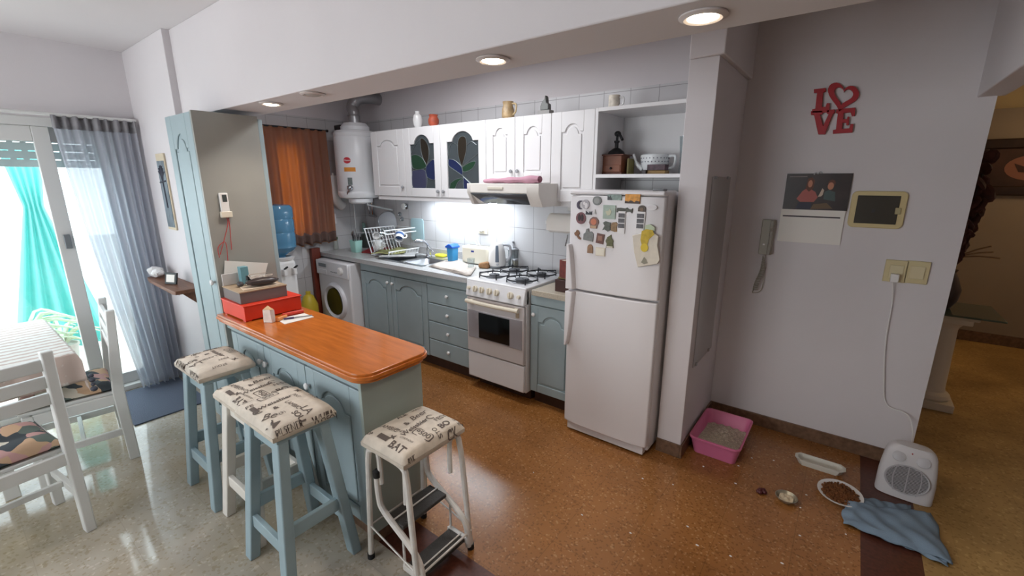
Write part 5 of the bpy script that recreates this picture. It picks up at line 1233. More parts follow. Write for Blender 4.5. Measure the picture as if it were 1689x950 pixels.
b = MB(); b.prism([(-4.32, 1.098), (-4.33, 1.0), (-4.3, .955), (-4.2, .94), (-3.62, .92), (-3.58, .93), (-3.58, 1.098)], 'z', .885, .912); b.build('board', WOODB, t, bev=.005)
for x in (-4.15, -3.72): MB().prism([(1.098, .885), (.98, .885), (1.098, .76)], 'x', x - .01, x + .01).build('bracket', WOODB, t)
p = W(285, 455, z=.9125)
t = T('sea_shell', 'white spiral sea shell on the small wooden shelf', 'shell', (p.x, 1.0, .9125))
b = MB()
b.tube([Vector((p.x - .08 + .16 * u, 1.0 + .02 * math.sin(u * 20), .9125 + .045 + .012 * math.cos(u * 20))) for u in [i / 24 for i in range(25)]], [max(.004, .045 * (1 - i / 24) ** .8 * (.5 + .5 * min(1, i / 6)) * (1 + .12 * math.sin(i * 2.2))) for i in range(25)], 12)
b.build('shell', PORC, t)
p = W(303, 465, z=.9125)
t = T('framed_photo', 'small black and white framed picture on the small wooden shelf', 'picture frame', (p.x, .98, .9125))
M = Matrix.Translation((p.x + .02, .985, .9125)) @ Matrix.Rotation(R(25), 4, 'Z') @ Matrix.Rotation(R(-14), 4, 'X')
b = MB(); b.M = M; b.box(-.05, .05, -.006, .006, .002, .085); b.build('frame', BLACK, t, bev=.002)
b = MB(); b.M = M; b.box(-.036, .036, -.008, -.0055, .016, .07); b.build('photo', PAPER, t)
# ------------------------------------------------------------------ balcony
b = MB()
p = W(62, 345, x=-6.0)
def tealf(u, v):
    pinch = abs(v - .72); wd_ = .09 + .55 * max(0, (.72 - v)) ** 1.0 if v < .72 else .09 + .35 * (v - .72)
    return (-6.0 + .05 * math.sin(u * 30) * (1.2 - v), p.y - .02 + wd_ * (2 * u - 1) * .75, .02 + 1.93 * v)
b.grid(tealf, 40, 40); b.thing('teal_cloth', cloth_mat('teal_awning_cloth', (150, 226, 222), .4), 'turquoise cloth tied in the middle, hanging on the balcony', 'cloth', solid=.003)
def plant(px, py, x, lab, pot, potm, n, ln):
    q = W(px, py, x=x); t = T('potted_plant', lab, 'plant', (x, q.y, -.02))
    MB().lathe([(pot * .75, -.02), (pot, pot * 1.5), (pot * 1.08, pot * 1.5), (pot * 1.08, pot * 1.7), (pot * .95, pot * 1.7), (pot * .9, pot * 1.5)], c=(x, q.y, 0)).build('pot', potm, t)
    b = MB(); rng = random.Random(n)
    for k in range(n):
        a = rng.uniform(0, 6.28); l = ln * rng.uniform(.6, 1.1); up = rng.uniform(.5, 1.2); z = pot * 1.55
        P = smooth_path([(x, q.y, z), (x + l * .4 * math.cos(a), q.y + l * .4 * math.sin(a), z + l * up * .7), (x + l * math.cos(a), q.y + l * math.sin(a), z + l * up * .5)], 4)
        w_ = [.012 * (1 - (i / len(P)) ** 2) + .002 for i in range(len(P))]; b.tube(P, w_, 5)
    b.build('leaves', mat('leaf_pale', (196, 216, 186), .5, var=.25, scale=6), t)
plant(20, 500, -5.2, 'spiky potted plant in a pink-red pot on the balcony', .17, mat('pot_pinkred', (232, 130, 116), .5), 34, .38)
plant(88, 500, -5.65, 'low spiky plant in a small pot beside the turquoise cloth', .1, mat('pot_grey', (170, 168, 160), .6), 26, .3)

# ------------------------------------------------------------------ fridge door: magnets
YM = 2.353
def FP(zx, zy): return W(930 + zx / 6.783, 310 + zy / 6.786, y=YM - .004)
MG = 'magnets on the freezer door'
def mag(kind, zx, zy, w, h, lab, mats, shape=None, rot=0, extra=None):
    c = FP(zx, zy); hw = (FP(zx + w / 2, zy) - FP(zx - w / 2, zy)).x / 2; hh = (FP(zx, zy - h / 2) - FP(zx, zy + h / 2)).z / 2
    d = 2 * abs((c.x + 1.077) / .57); ys = y_at(c.x)
    pts = shape or [(-1, -1), (1, -1), (1, 1), (-1, 1)]
    cr, sr = math.cos(R(rot)), math.sin(R(rot))
    P = [(c.x + a * hw * cr - b_ * hh * sr, c.z + a * hw * sr + b_ * hh * cr) for a, b_ in pts]
    b = MB(); b.prism(P, 'y', ys - .006, ys)
    if extra:
        for i, (poly, dx, dz, sx, sz) in enumerate(extra):
            b.mi = min(i + 1, len(mats) - 1); b.prism([(c.x + dx * hw + a * hw * sx, c.z + dz * hh + q * hh * sz) for a, q in poly], 'y', ys - .0075, ys - .006)
    return b.thing(kind, mats, lab, 'magnet' if 'magnet' in kind else kind.replace('_', ' '), MG if 'magnet' in kind else None)
def y_at(x):
    u = (x + 1.362) / .57
    return 2.35 + .02 * (2 * abs(u - .5)) ** 4 - .0012
EL = ell(0, 0, 1, 1)
SQ = [(-1, -1), (1, -1), (1, 1), (-1, 1)]
DOME = [(-1, -1), (1, -1), (1, .1)] + [(math.cos(R(a)), .1 + .9 * math.sin(R(a))) for a in range(15, 180, 15)] + [(-1, .1)]
def mm(n, c, **k): return mat(n, c, .5, **k)
cres = [(math.cos(R(a)), math.sin(R(a))) for a in range(60, 301, 20)] + [(-.1 + .55 * math.cos(R(a)) + .25, .75 * math.sin(R(a))) for a in range(280, 79, -20)]
mag('fridge_magnet', 185, 190, 84, 100, 'dark crescent magnet, upper left of the freezer door', [mm('mg_purple', (74, 66, 84))], cres)
mag('fridge_magnet', 245, 183, 84, 105, 'round silver magnet with a hole beside the dark crescent', [mm('mg_silver', (176, 172, 178)), mm('mg_white', (226, 222, 224))], EL, extra=[(ell(.25, -.3, .4, .6), 0, 0, 1, 1), (EL, -.3, .2, .3, .35)])
mag('fridge_magnet', 375, 142, 96, 104, 'round grey relief magnet near the top of the freezer door', [mm('mg_grey', (124, 128, 128)), mm('mg_grey2', (152, 154, 152))], EL, extra=[(EL, 0, 0, .65, .65)])
mag('fridge_magnet', 572, 105, 155, 62, 'small grey-green city view magnet at the top of the freezer door', [mm('mg_citygreen', (134, 152, 146), var=.3, scale=60), mm('mg_dark', (70, 74, 78))], extra=[([(-1, -1), (-.3, -1), (-.5, .1), (-.6, .7), (-.75, 0), (-1, .6)], 0, 0, 1, 1)])
mag('fridge_magnet', 772, 122, 165, 105, 'orange sunset skyline magnet at the top right of the freezer door', [mm('mg_sunset', (216, 150, 60), var=.3, scale=50), mm('mg_skyline', (70, 54, 48))], extra=[([(-1, -1), (1, -1), (1, -.5), (.5, -.4), (.3, -.7), (-.2, -.3), (-.5, -.6), (-1, -.45)], 0, 0, 1, 1)])
mag('fridge_magnet', 512, 270, 138, 155, 'large square pale green map magnet in the middle of the freezer door', [mm('mg_map', (164, 180, 168), var=.15, scale=40), mm('mg_map2', (196, 196, 170))], extra=[([(-.3, -.5), (.2, -.4), (.4, .1), (.1, .5), (-.1, .2), (-.6, .1)], 0, 0, 1, 1)])
mag('photo_strip', 648, 385, 80, 250, 'left white photo strip of three black and white portraits', [mm('mg_strip', (228, 226, 226)), mm('mg_photo', (92, 90, 94), var=.4, scale=90)], extra=[(SQ, 0, .62 - .46 * k, .88, .19) for k in range(3)])
mag('photo_strip', 857, 390, 92, 250, 'right white photo strip of three black and white portraits', [mm('mg_strip', (228, 226, 226)), mm('mg_photo', (92, 90, 94))], rot=-3, extra=[(SQ, -.02, .62 - .46 * k, .86, .19) for k in range(3)])
mag('fridge_magnet', 682, 250, 178, 66, 'dark fish-shaped magnet holding the left photo strip', [mm('mg_fish', (78, 78, 70), var=.3, scale=60)], [(-1, -.8), (-.95, .7), (-.5, .8), (.1, .6), (.3, 1), (.5, .5), (.8, .3), (1, .8), (.95, -.9), (.7, -.4), (.2, -.6), (-.6, -.8)])
mag('fridge_magnet', 874, 236, 84, 84, 'dark domed magnet holding the right photo strip', [mm('mg_dome', (80, 70, 62), var=.3, scale=60), mm('mg_dome2', (120, 96, 74))], DOME, extra=[(EL, 0, -.1, .5, .5)])
mag('fridge_magnet', 190, 338, 108, 132, 'oval dark red magnet with two black figures', [mm('mg_oval', (120, 76, 82)), mm('mg_ovalblack', (48, 30, 36)), mm('mg_ovalblack', (48, 30, 36))], EL, extra=[(EL, -.3, .1, .28, .6), (EL, .3, .1, .28, .6)])
mag('fridge_magnet', 279, 277, 72, 42, 'small black castle silhouette magnet', [mm('mg_castle', (52, 54, 60))], [(-1, -1), (1, -1), (1, 1), (.8, .2), (.5, .2), (.4, .8), (.2, -.1), (-.2, -.1), (-.5, .3), (-.9, 1), (-.8, 0)])
mag('fridge_magnet', 351, 266, 26, 56, 'tiny pale grey tower magnet', [mm('mg_tiny', (190, 190, 188))], [(-1, -1), (1, -1), (.4, 0), (0, 1), (-.4, 0)])
mag('fridge_magnet', 338, 388, 106, 130, 'brown and orange shell-shaped magnet', [mm('mg_shell', (132, 100, 92)), mm('mg_shell2', (198, 120, 90)), mm('mg_shell3', (190, 160, 130))], [(-.7, -1), (.7, -1), (.75, -.5), (1, 0), (.9, .5), (.4, .95), (-.2, 1), (-.8, .6), (-1, 0), (-.75, -.5)], extra=[(EL, 0, .15, .6, .55), (SQ, 0, -.72, .6, .22)])
mag('fridge_magnet', 482, 430, 92, 112, 'dark green frog-like magnet left of the brown figure', [mm('mg_frog', (86, 92, 84), var=.3, scale=60)], [(-1, -.8), (-.5, -.6), (.3, -1), (.9, -.7), (.8, .2), (1, .8), (.2, .9), (-.4, 1), (-.9, .7), (-.5, .1)])
mag('fridge_magnet', 566, 436, 78, 112, 'brown carved figure magnet next to the dark green frog-like one', [mm('mg_fig', (140, 112, 78), var=.3, scale=60)], [(-.8, -.8), (.3, -1), (1, -.9), (.7, .1), (1, .6), (.5, 1), (-.5, .9), (-1, .3)])
mag('fridge_magnet', 152, 522, 76, 106, 'brown horn-shaped magnet at the left edge of the freezer door', [mm('mg_horn', (126, 88, 62), var=.3, scale=60)], [(.3, -.9), (.8, -1), (1, -.7), (.6, -.5), (.2, -.2), (.6, .3), (.2, .9), (-.3, 1), (-.5, .6), (-1, .3), (-.8, -.2), (-.3, -.3)])
mag('fridge_magnet', 277, 524, 112, 145, 'grey bell-tower magnet at the left of the freezer door', [mm('mg_bell', (122, 124, 122), var=.15, scale=60)], [(-1, -.8), (.9, -1), (1, .2), (.6, .55), (.1, .5), (0, 1), (-.4, .9), (-.6, .3), (-.95, .1)])
mag('fridge_magnet', 409, 567, 82, 110, 'tilted brown square picture magnet', [mm('mg_brown', (110, 74, 66)), mm('mg_brown2', (150, 110, 92))], rot=-7, extra=[(SQ, 0, .1, .6, .5)])
mag('fridge_magnet', 516, 596, 90, 152, 'green and brown bottle-shaped magnet', [mm('mg_bottle', (92, 92, 58), var=.35, scale=60), mm('mg_bottle_w', (206, 200, 186))], [(-.8, -1), (1, -.95), (.8, -.3), (.9, .1), (.4, .5), (.3, 1), (-.1, .8), (-.6, .6), (-1, 0), (-.7, -.4)], extra=[(SQ, .1, -.85, .75, .12)])
mag('fridge_magnet', 296, 679, 60, 98, 'small brown arched magnet, lowest on the left', [mm('mg_arch', (146, 112, 84), var=.25, scale=60)], DOME)
mag('fridge_magnet', 411, 713, 104, 94, 'beige rectangular magnet, lowest in the middle', [mm('mg_beige', (216, 206, 186)), mm('mg_beige2', (226, 220, 204))], extra=[(SQ, 0, 0, .85, .8)])
mag('fridge_magnet', 985, 218, 112, 64, 'faint white oval emblem at the upper right of the freezer door', [FR, mm('mg_pale', (212, 208, 210))], EL, extra=[(EL, 0, 0, .85, .8)])
# kitchen towel with lemon motif
t = T('pot_holder', 'white quilted pot holder with a yellow lemon motif hanging on the freezer door', 'pot holder', (FP(930, 880).x, 2.34, FP(930, 880).z))
def fpoly(pts, ya, yb, name, m, bev=0.):
    b = MB(); q = [FP(*p_) for p_ in pts]; b.prism([(v.x, v.z) for v in q], 'y', ya, yb); return b.build(name, m, t, bev=bev)
fpoly([(770, 530), (880, 505), (1000, 500), (1065, 540), (1050, 640), (1080, 800), (1050, 850), (830, 885), (790, 720)], 2.341, 2.35, 'cloth', mat('potholder_white', (216, 208, 194), .9, var=.06, scale=30), .003)
fpoly([(880, 480), (930, 460), (1000, 470), (1020, 520), (960, 570), (940, 640), (880, 640), (865, 580)], 2.3385, 2.341, 'lemon_leaf', mat('lemon_olive', (196, 170, 70), .8, var=.2, scale=40))
fpoly([(910 + 42 * math.cos(R(a)), 665 + 48 * math.sin(R(a))) for a in range(0, 360, 15)], 2.336, 2.3385, 'lemon', mat('lemon_yellow', (216, 190, 66), .7))
fpoly([(905, 470), (920, 415), (970, 405), (1020, 440), (1020, 480), (960, 462)], 2.342, 2.348, 'leaf', mat('lemon_leaf_pale', (190, 204, 176), .8))
fpoly([(870, 830), (905, 770), (930, 800), (945, 840), (905, 850)], 2.3385, 2.341, 'flower', mat('flower_grey', (150, 146, 132), .8))
# ------------------------------------------------------------------ mirror on the wall stub
t = T('wall_mirror', 'tall narrow frameless mirror on the side of the wall stub', 'mirror', (-.626, 2.8, .56))
MB().box(-.6295, -.624, 2.6, 3.02, .56, 1.665).build('glass', mat('mirror', (208, 212, 212), .04, metal=1), t)
for y in (2.66, 2.95):
    for z in (.565, 1.66): MB().box(-.6295, -.619, y - .012, y + .012, z - .008, z + .008).build('clip', STEEL, t)
# ------------------------------------------------------------------ right-hand wall
def wp(px, py): return W(px, py, y=YL)
LR = mat('love_red', (166, 30, 40), .45)
t = T('love_sign', 'red wooden letters LOVE with a heart for the O on the right-hand wall', 'wall sign', (wp(1378, 222).x, YL - .01, wp(1378, 222).z))
def letters(pts, name, hole=None):
    q = [wp(*p_) for p_ in pts]; b = MB()
    if hole:
        h = [wp(*p_) for p_ in hole]; n = len(q)
        for ya, in ((YL - .022,), (YL - .001,)): b.add([(v.x, ya, v.z) for v in q] + [(v.x, ya, v.z) for v in h], [(i, (i + 1) % n, n + (i + 1) % n, n + i) for i in range(n)])
        b.add([(v.x, YL - .022, v.z) for v in q] + [(v.x, YL - .001, v.z) for v in q], [(i, (i + 1) % n, n + (i + 1) % n, n + i) for i in range(n)])
        b.add([(v.x, YL - .022, v.z) for v in h] + [(v.x, YL - .001, v.z) for v in h], [(i, (i + 1) % n, n + (i + 1) % n, n + i) for i in range(n)])
    else: b.prism([(v.x, v.z) for v in q], 'y', YL - .022, YL - .001)
    b.build(name, LR, t, bev=.0012)
letters([(1343, 148), (1362, 146), (1362, 152), (1358, 153), (1356, 177), (1362, 177), (1364, 171), (1369, 171), (1368, 186), (1340, 187), (1340, 181), (1345, 180), (1348, 154), (1343, 154)], 'letter_l')
def heart(k, cx, cy, rot=-12):
    out = []
    for i in range(40):
        a = 2 * math.pi * i / 40; x = 16 * math.sin(a) ** 3; y = -(13 * math.cos(a) - 5 * math.cos(2 * a) - 2 * math.cos(3 * a) - math.cos(4 * a))
        x, y = x * k, y * k; c, s = math.cos(R(-rot)), math.sin(R(-rot)); out.append((cx + x * c - y * s, cy + x * s + y * c))
    return out
letters(heart(1.62, 1390, 159), 'letter_o', heart(.98, 1391, 158))
letters([(1338, 184), (1357, 183), (1357, 189), (1353, 190), (1358, 208), (1367, 189), (1364, 188), (1364, 182), (1377, 181), (1377, 187), (1374, 188), (1361, 222), (1350, 222), (1343, 190), (1338, 190)], 'letter_v')
letters([(1380, 181), (1411, 178), (1410, 192), (1405, 192), (1403, 186), (1392, 187), (1391, 197), (1397, 197), (1398, 193), (1401, 193), (1400, 207), (1396, 207), (1396, 203), (1390, 203), (1389, 213), (1401, 212), (1403, 205), (1408, 205), (1406, 219), (1374, 221), (1374, 215), (1379, 214), (1382, 188), (1379, 187)], 'letter_e')
# calendar
x0, x1, z0, z1 = -.355, -.035, 1.277, 1.685; zm = 1.475
t = T('wall_calendar', 'hanging calendar with a dark photo of two children above a blank white month', 'calendar', ((x0 + x1) / 2, YL - .006, z0))
MB().box(x0, x1, YL - .008, YL - .001, z0, zm).build('month_page', PAPER, t)
MB().box(x0 + .005, x1 + .005, YL - .011, YL - .001, zm, z1).build('photo_page', mat('calendar_dark', (46, 34, 32), .35, var=.5, scale=9), t)
MB().box(x0 + .012, x1 - .02, YL - .0085, YL - .0078, zm - .045, zm - .037).build('header_bar', mat('bar_dark', (60, 54, 60), .6), t)
MB().box(x0 + .02, x0 + .11, YL - .0115, YL - .0108, z1 - .02, z1 - .017).build('caption_line', mat('caption', (150, 140, 136), .6), t)
b = MB()
def cpt(u, v): return (x0 + u * (x1 - x0), zm + v * (z1 - zm))
def blob(mi, pts): b.mi = mi; b.prism([cpt(*p_) for p_ in pts], 'y', YL - .0118 - mi * .0001, YL - .0108)
blob(0, [(.22, .3), (.3, .52), (.38, .62), (.5, .5), (.55, .35), (.5, .22), (.28, .22)]); blob(1, [(.34, .6), (.36, .86), (.42, .9), (.47, .8), (.46, .6), (.4, .5)]); blob(2, ell(*(.405, .72), .035, .1)); blob(3, [(.64, .3), (.64, .5), (.7, .56), (.8, .5), (.82, .25)]); blob(2, ell(.72, .66, .045, .1)); blob(1, ell(.73, .74, .055, .09))
blob(4, [(.22, .02), (.26, .2), (.46, .2), (.48, .02)]); blob(5, [(.46, .02), (.5, .16), (.7, .2), (.8, .05)]); blob(6, [(.57, .45), (.6, .6), (.63, .55), (.62, .42), (.6, .38), (.55, .36)])
b.build('photo_figures', [mat('cal_pink', (170, 92, 84), .5), mat('cal_hair', (96, 52, 34), .5), mat('cal_skin', (190, 128, 100), .5), mat('cal_teal', (70, 86, 84), .5), mat('cal_navy', (44, 44, 62), .5), mat('cal_khaki', (104, 82, 58), .5), mat('cal_cream', (196, 176, 158), .5)], t)
xm = (x0 + x1) / 2
MB().tube(smooth_path([(xm - .02, YL - .012, z1 - .008), (xm - .012, YL - .013, z1 + .005), (xm, YL - .013, z1 - .001), (xm + .01, YL - .013, z1 + .01), (xm + .022, YL - .012, z1 + .001)]), .003, 6).build('wire_hanger', STEEL, t)
# breaker panel
a, c = wp(1396, 375), wp(1497, 312); x0, x1, z0, z1 = a.x, wp(1494, 345).x, a.z + .005, c.z - .012
t = T('breaker_panel', 'electrical breaker panel with cream frame and dark smoked cover', 'breaker panel', ((x0 + x1) / 2, YL - .02, z0))
MB().prism(rrect(x0, x1, z0, z1, .028), 'y', YL - .016, YL).build('frame', mat('panel_cream', (206, 188, 140), .45), t, bev=.004)
MB().box(x0 + .028, x1 - .03, YL - .02, YL - .012, z0 + .024, z1 - .024).build('smoked_cover', mat('smoked_cover', (62, 58, 50), .25), t, bev=.002)
MB().box(x0 + .1, x1 - .13, YL - .0215, YL - .019, z0 + .085, z0 + .105).build('switch_row', mat('breaker_row', (34, 30, 28), .5), t)
MB().box(x1 - .044, x1 - .02, YL - .024, YL - .014, z0 + .08, z0 + .115).build('latch', mat('panel_latch', (170, 160, 122), .4), t, bev=.002)
# intercom
a = wp(1250, 418); c = wp(1276, 362); x0, x1, z0, z1 = a.x + .005, wp(1277, 390).x, a.z, c.z
t = T('intercom_phone', 'grey wall intercom with handset and coiled cord', 'intercom', ((x0 + x1) / 2, YL - .03, z0))
IG = mat('intercom_grey', (168, 164, 152), .45); xs = x0 + (x1 - x0) * .62
MB().box(x0, x1, YL - .03, YL, z0, z1).build('base', IG, t, bev=.005)
b = MB(); b.prism([(YL - .032, z0 + .002), (YL - .058, z0 + .004), (YL - .058, z0 + .05), (YL - .045, z0 + .07), (YL - .045, z1 - .07), (YL - .06, z1 - .05), (YL - .06, z1 - .004), (YL - .032, z1 - .002)], 'x', xs + .004, x1 - .004); b.build('handset', mat('handset_grey', (148, 144, 134), .45), t, bev=.004)
MB().box(x0 + .02, x0 + .032, YL - .033, YL - .029, z0 + .06, z0 + .07).build('button', PLASTIC, t)
pts = []
e0 = wp(1254, 420); e1 = wp(1248, 482)
for i in range(220):
    u = i / 219; cc = Vector((e0.x + .02, YL - .03, e0.z)).lerp(Vector((e1.x + .005, YL - .03, e1.z + .02)), u) + Vector((.012 * math.sin(u * 5), 0, 0)); amp = .013 * min(1, u * 4)
    pts.append(cc + Vector((amp * math.cos(i * .62), amp * math.sin(i * .62), 0)))
b = MB(); b.tube(pts, .0032, 5); b.tube(smooth_path([pts[-1], pts[-1] + Vector((.0, .01, -.02)), Vector((e1.x + .03, YL - .02, e1.z + .04)), Vector((x0 + .04, YL - .02, z0))]), .003, 5); b.build('coiled_cord', IG, t)
# switches
SWC = mat('switch_plate_cream', (206, 192, 150), .45)
pl = wp(1478, 447); pr_ = wp(1511, 449)
t = T('wall_outlet', 'cream wall outlet with a plug, left of the light switch', 'outlet', pl)
MB().box(pl.x - .052, pl.x + .047, YL - .012, YL, pl.z - .062, pl.z + .062).build('plate', SWC, t, bev=.003)
MB().box(pl.x - .03, pl.x + .03, YL - .016, YL - .011, pl.z - .04, pl.z + .035).build('socket', mat('socket_cream', (214, 202, 166), .4), t, bev=.002)
t = T('light_switch', 'cream light switch plate right of the outlet with the plug', 'switch', pr_)
MB().box(pr_.x - .045, pr_.x + .052, YL - .012, YL, pr_.z - .062, pr_.z + .062).build('plate', SWC, t, bev=.003)
MB().box(pr_.x - .028, pr_.x + .034, YL - .018, YL - .011, pr_.z - .035, pr_.z + .035).build('rocker', mat('socket_cream', (214, 202, 166), .4), t, bev=.003)
p = wp(1475, 456)
t = T('power_cord', 'thin white power cord running from the outlet down to the fan heater', 'cord', (p.x, YL - .03, .2))
MB().box(p.x - .018, p.x + .018, YL - .05, YL - .0165, p.z - .025, p.z + .02).build('plug', PLASTIC, t, bev=.004)
cpts = [(p.x - .005, YL - .035, p.z - .02)] + [tuple(wp(*q) - Vector((0, .012, 0))) for q in ((1471, 500), (1461, 560), (1458, 620), (1462, 665))] + [(.415, YL - .02, .34), (.445, 3.13, .27), (.44, 3.06, .2), (.43, 3.0, .15)]
MB().tube(smooth_path(cpts), .0035, 6).build('cable', PLASTIC, t)
# ------------------------------------------------------------------ fan heater
hx, hy = .43, 2.915; HP = mat('heater_plastic', (206, 204, 206), .4)
t = T('fan_heater', 'white upright fan heater at the end of the right-hand wall', 'fan heater', (hx, hy, 0))
def sec(z):   # half width and depth at a height
    u = z / .285; return .118 * (1 - .32 * max(0, u - .35) ** 1.4) * (1 if u < .82 else math.sqrt(max(.02, 1 - ((u - .82) / .185) ** 2)) * .45 + .55), .062 * (1 - .35 * u)
b = MB(); n = 28; zs_ = [0.0, .01, .05, .1, .15, .2, .235, .255, .27, .28, .285]; vs = []
for z in zs_:
    w_, d_ = sec(z)
    if z >= .27: d_ *= .85
    for k in range(n):
        a = 2 * math.pi * k / n; ca, sa = math.cos(a), math.sin(a); e = .55
        vs.append((w_ * math.copysign(abs(ca) ** e, ca), d_ * math.copysign(abs(sa) ** e, sa) + .012 * z / .285, z + .004))
fs = [(i * n + k, i * n + (k + 1) % n, (i + 1) * n + (k + 1) % n, (i + 1) * n + k) for i in range(len(zs_) - 1) for k in range(n)] + [tuple(range(n))[::-1], tuple(range((len(zs_) - 1) * n, len(zs_) * n))]
b.add(vs, fs); b.build('housing', HP, t, local=True, bev=0, smooth=50)
tilt = Matrix.Rotation(R(-7), 4, 'X')
def front(x, z, e=0.):
    w_, d_ = sec(z); return (x, -d_ * (1 - abs(x / .16) ** 4 * .3) + .012 * z / .285 - e, z + .004)
b = MB(); q = [(.088 * math.cos(2 * math.pi * i / 40), .112 + .075 * math.sin(2 * math.pi * i / 40)) for i in range(40)]
b.add([front(x, z, .0025) for x, z in q], [tuple(range(40))]); o = b.build('grille_back', mat('grille_dark', (56, 54, 56), .5), t, local=True)
b = MB()
for k in range(21):
    z = .04 + k * .0072; hw_ = .088 * math.sqrt(max(0, 1 - ((z - .112) / .075) ** 2))
    if hw_ > .01: b.tube([front(-hw_ + 2 * hw_ * i / 8, z, .004) for i in range(9)], .0021, 5)
for s_ in (-.045, 0, .045): b.tube([front(s_ * (1 + .25 * math.sin(math.pi * i / 8)), .04 + .144 * i / 8, .0055) for i in range(9)], .0024, 5)
b.tube([front(x, z, .004) for x, z in q], .0045, 6, close=True); b.build('grille', mat('grille_light', (178, 178, 182), .4), t, local=True)
for s_ in (-1, 1):
    M = Matrix.Translation(front(s_ * .048, .225, -.004)) @ Matrix.Rotation(R(65), 4, 'X')
    MB().lathe([(.028, 0), (.027, .01), (.02, .013), (.001, .014)], M=M).build('dial', mat('dial_grey', (190, 190, 194), .4), t, local=True)
M = Matrix.Translation(front(.0, .255, -.004)); b = MB(); b.ball((0, 0, 0), .005, M=M); b.build('indicator_light', mat('indicator_red', (150, 40, 40), .3), t, local=True)
t.rotation_euler = (0, 0, R(-3))
# ------------------------------------------------------------------ pet corner
x0, x1, y0, y1 = -.605, -.325, 2.6, 3.03
t = T('litter_box', 'pink plastic cat litter box in the corner of the wall stub', 'litter box', ((x0 + x1) / 2, (y0 + y1) / 2, 0))
PK = mat('pink_plastic', (206, 112, 150), .4, var=.03, scale=6); cx, cy = (x0 + x1) / 2, (y0 + y1) / 2
rim = rrect(x0, x1, y0, y1, .035); n = len(rim)
def sc_(k, z): return [(cx + (a - cx) * k, cy + (c - cy) * k, z) for a, c in rim]
b = MB(); b.add(sc_(1.03, .108) + sc_(1.04, .118) + sc_(.99, .12) + sc_(.95, .11) + sc_(.83, .012) + sc_(.86, .002) + sc_(.98, .1), [(r * n + i, r * n + (i + 1) % n, ((r + 1) % 7) * n + (i + 1) % n, ((r + 1) % 7) * n + i) for r in range(7) for i in range(n)] + [tuple(range(4 * n, 5 * n)), tuple(range(5 * n, 6 * n))[::-1]]); b.build('tub', PK, t, fixn=False)
b = MB(); b.grid(lambda u, v: (cx + (u - .5) * .235, cy + (v - .5) * .365, .04 + .012 * math.sin(u * 7 + 1) * math.sin(v * 6) + .006 * math.sin(u * 31) * math.sin(v * 37)), 40, 50)
o = b.thing('cat_litter', mat('litter_grey', (196, 186, 168), .95, var=.25, scale=120, bump=1., bscale=180), 'pale grey cat litter filling the pink litter box', 'cat litter'); o['kind'] = 'stuff'
# long white dish
c = W(1352, 764, z=.03)
t = T('oblong_dish', 'long white empty dish with a lug at each end by the baseboard', 'dish', (c.x, c.y, 0))
def oct_(k, kx, z, lug=0): 
    L, w_ = .125 * kx, .045 * k
    P = [(-L, -w_ * .45), (-L * .82, -w_), (L * .82, -w_), (L, -w_ * .45), (L, w_ * .45), (L * .82, w_), (-L * .82, w_), (-L, w_ * .45)]
    return [(c.x + a, c.y + d, z) for a, d in P]
b = MB(); b.add(oct_(.75, .8, 0) + oct_(.98, .93, .034) + oct_(1, 1, .038) + oct_(.9, .86, .038) + oct_(.7, .76, .006), [(r * 8 + i, r * 8 + (i + 1) % 8, (r + 1) * 8 + (i + 1) % 8, (r + 1) * 8 + i) for r in range(4) for i in range(8)] + [tuple(range(8))[::-1], tuple(range(32, 40))]); b.build('dish', mat('dish_white', (212, 210, 200), .3), t, bev=.002, fixn=False)
# oval plate with kibble
c = W(1385, 815, z=.015)
t = T('oval_plate', 'oval white plate full of brown dry pet food', 'plate', (c.x, c.y, 0))
MB().lathe([(.06, .0), (.065, .006), (.1, .024), (.102, .027), (.096, .027), (.062, .009)], c=(c.x, c.y, 0), seg=40, sy=1.15, sx=1.0).build('plate', PORC, t)
b = MB(); rng = random.Random(3)
b.lathe([(.083, .0155), (.06, .021), (.03, .024), (.001, .025)], c=(c.x, c.y, 0), seg=30, sy=1.12)
for k in range(380):
    a, r = rng.uniform(0, 6.28), .084 * math.sqrt(rng.random()); b.ball((c.x + r * math.cos(a), c.y + 1.12 * r * math.sin(a), .022 + .004 * rng.random()), .0055, 6, 4)
o = b.thing('dry_pet_food', mat('kibble_brown', (116, 72, 38), .85, var=.3, scale=60), 'brown dry pet food heaped on the oval white plate', 'pet food'); o['kind'] = 'stuff'
c = W(1297, 820, z=.02)
t = T('small_bowl', 'small shallow metal bowl with leftover food on the kitchen floor', 'bowl', (c.x, c.y, 0))
MB().lathe([(.03, 0), (.034, .004), (.052, .026), (.049, .027), (.032, .007)], c=(c.x, c.y, 0), seg=28).build('bowl', mat('bowl_metal', (168, 160, 140), .3, metal=.6), t)
b = MB(); b.grid(lambda u, v: (c.x + (u - .5) * .065, c.y + (v - .5) * .07, .016 + .01 * math.sin(u * 9) * math.cos(v * 8) * math.sin(math.pi * u) * math.sin(math.pi * v)), 14, 14); b.thing('leftover_food', mat('food_cream', (206, 190, 162), .8, var=.2, scale=60), 'cream coloured leftover food in the small metal bowl', 'food')
c = W(1256, 813, z=0)
b = MB(); 
for k in range(6): b.ball((c.x + .014 * math.cos(k * 1.1), c.y + .016 * math.sin(k * 1.3), .011), (.012, .013, .011), 8, 6)
b.thing('meat_scrap', mat('meat_dark', (74, 24, 28), .4), 'dark red meat scrap on the floor left of the small metal bowl', 'meat')
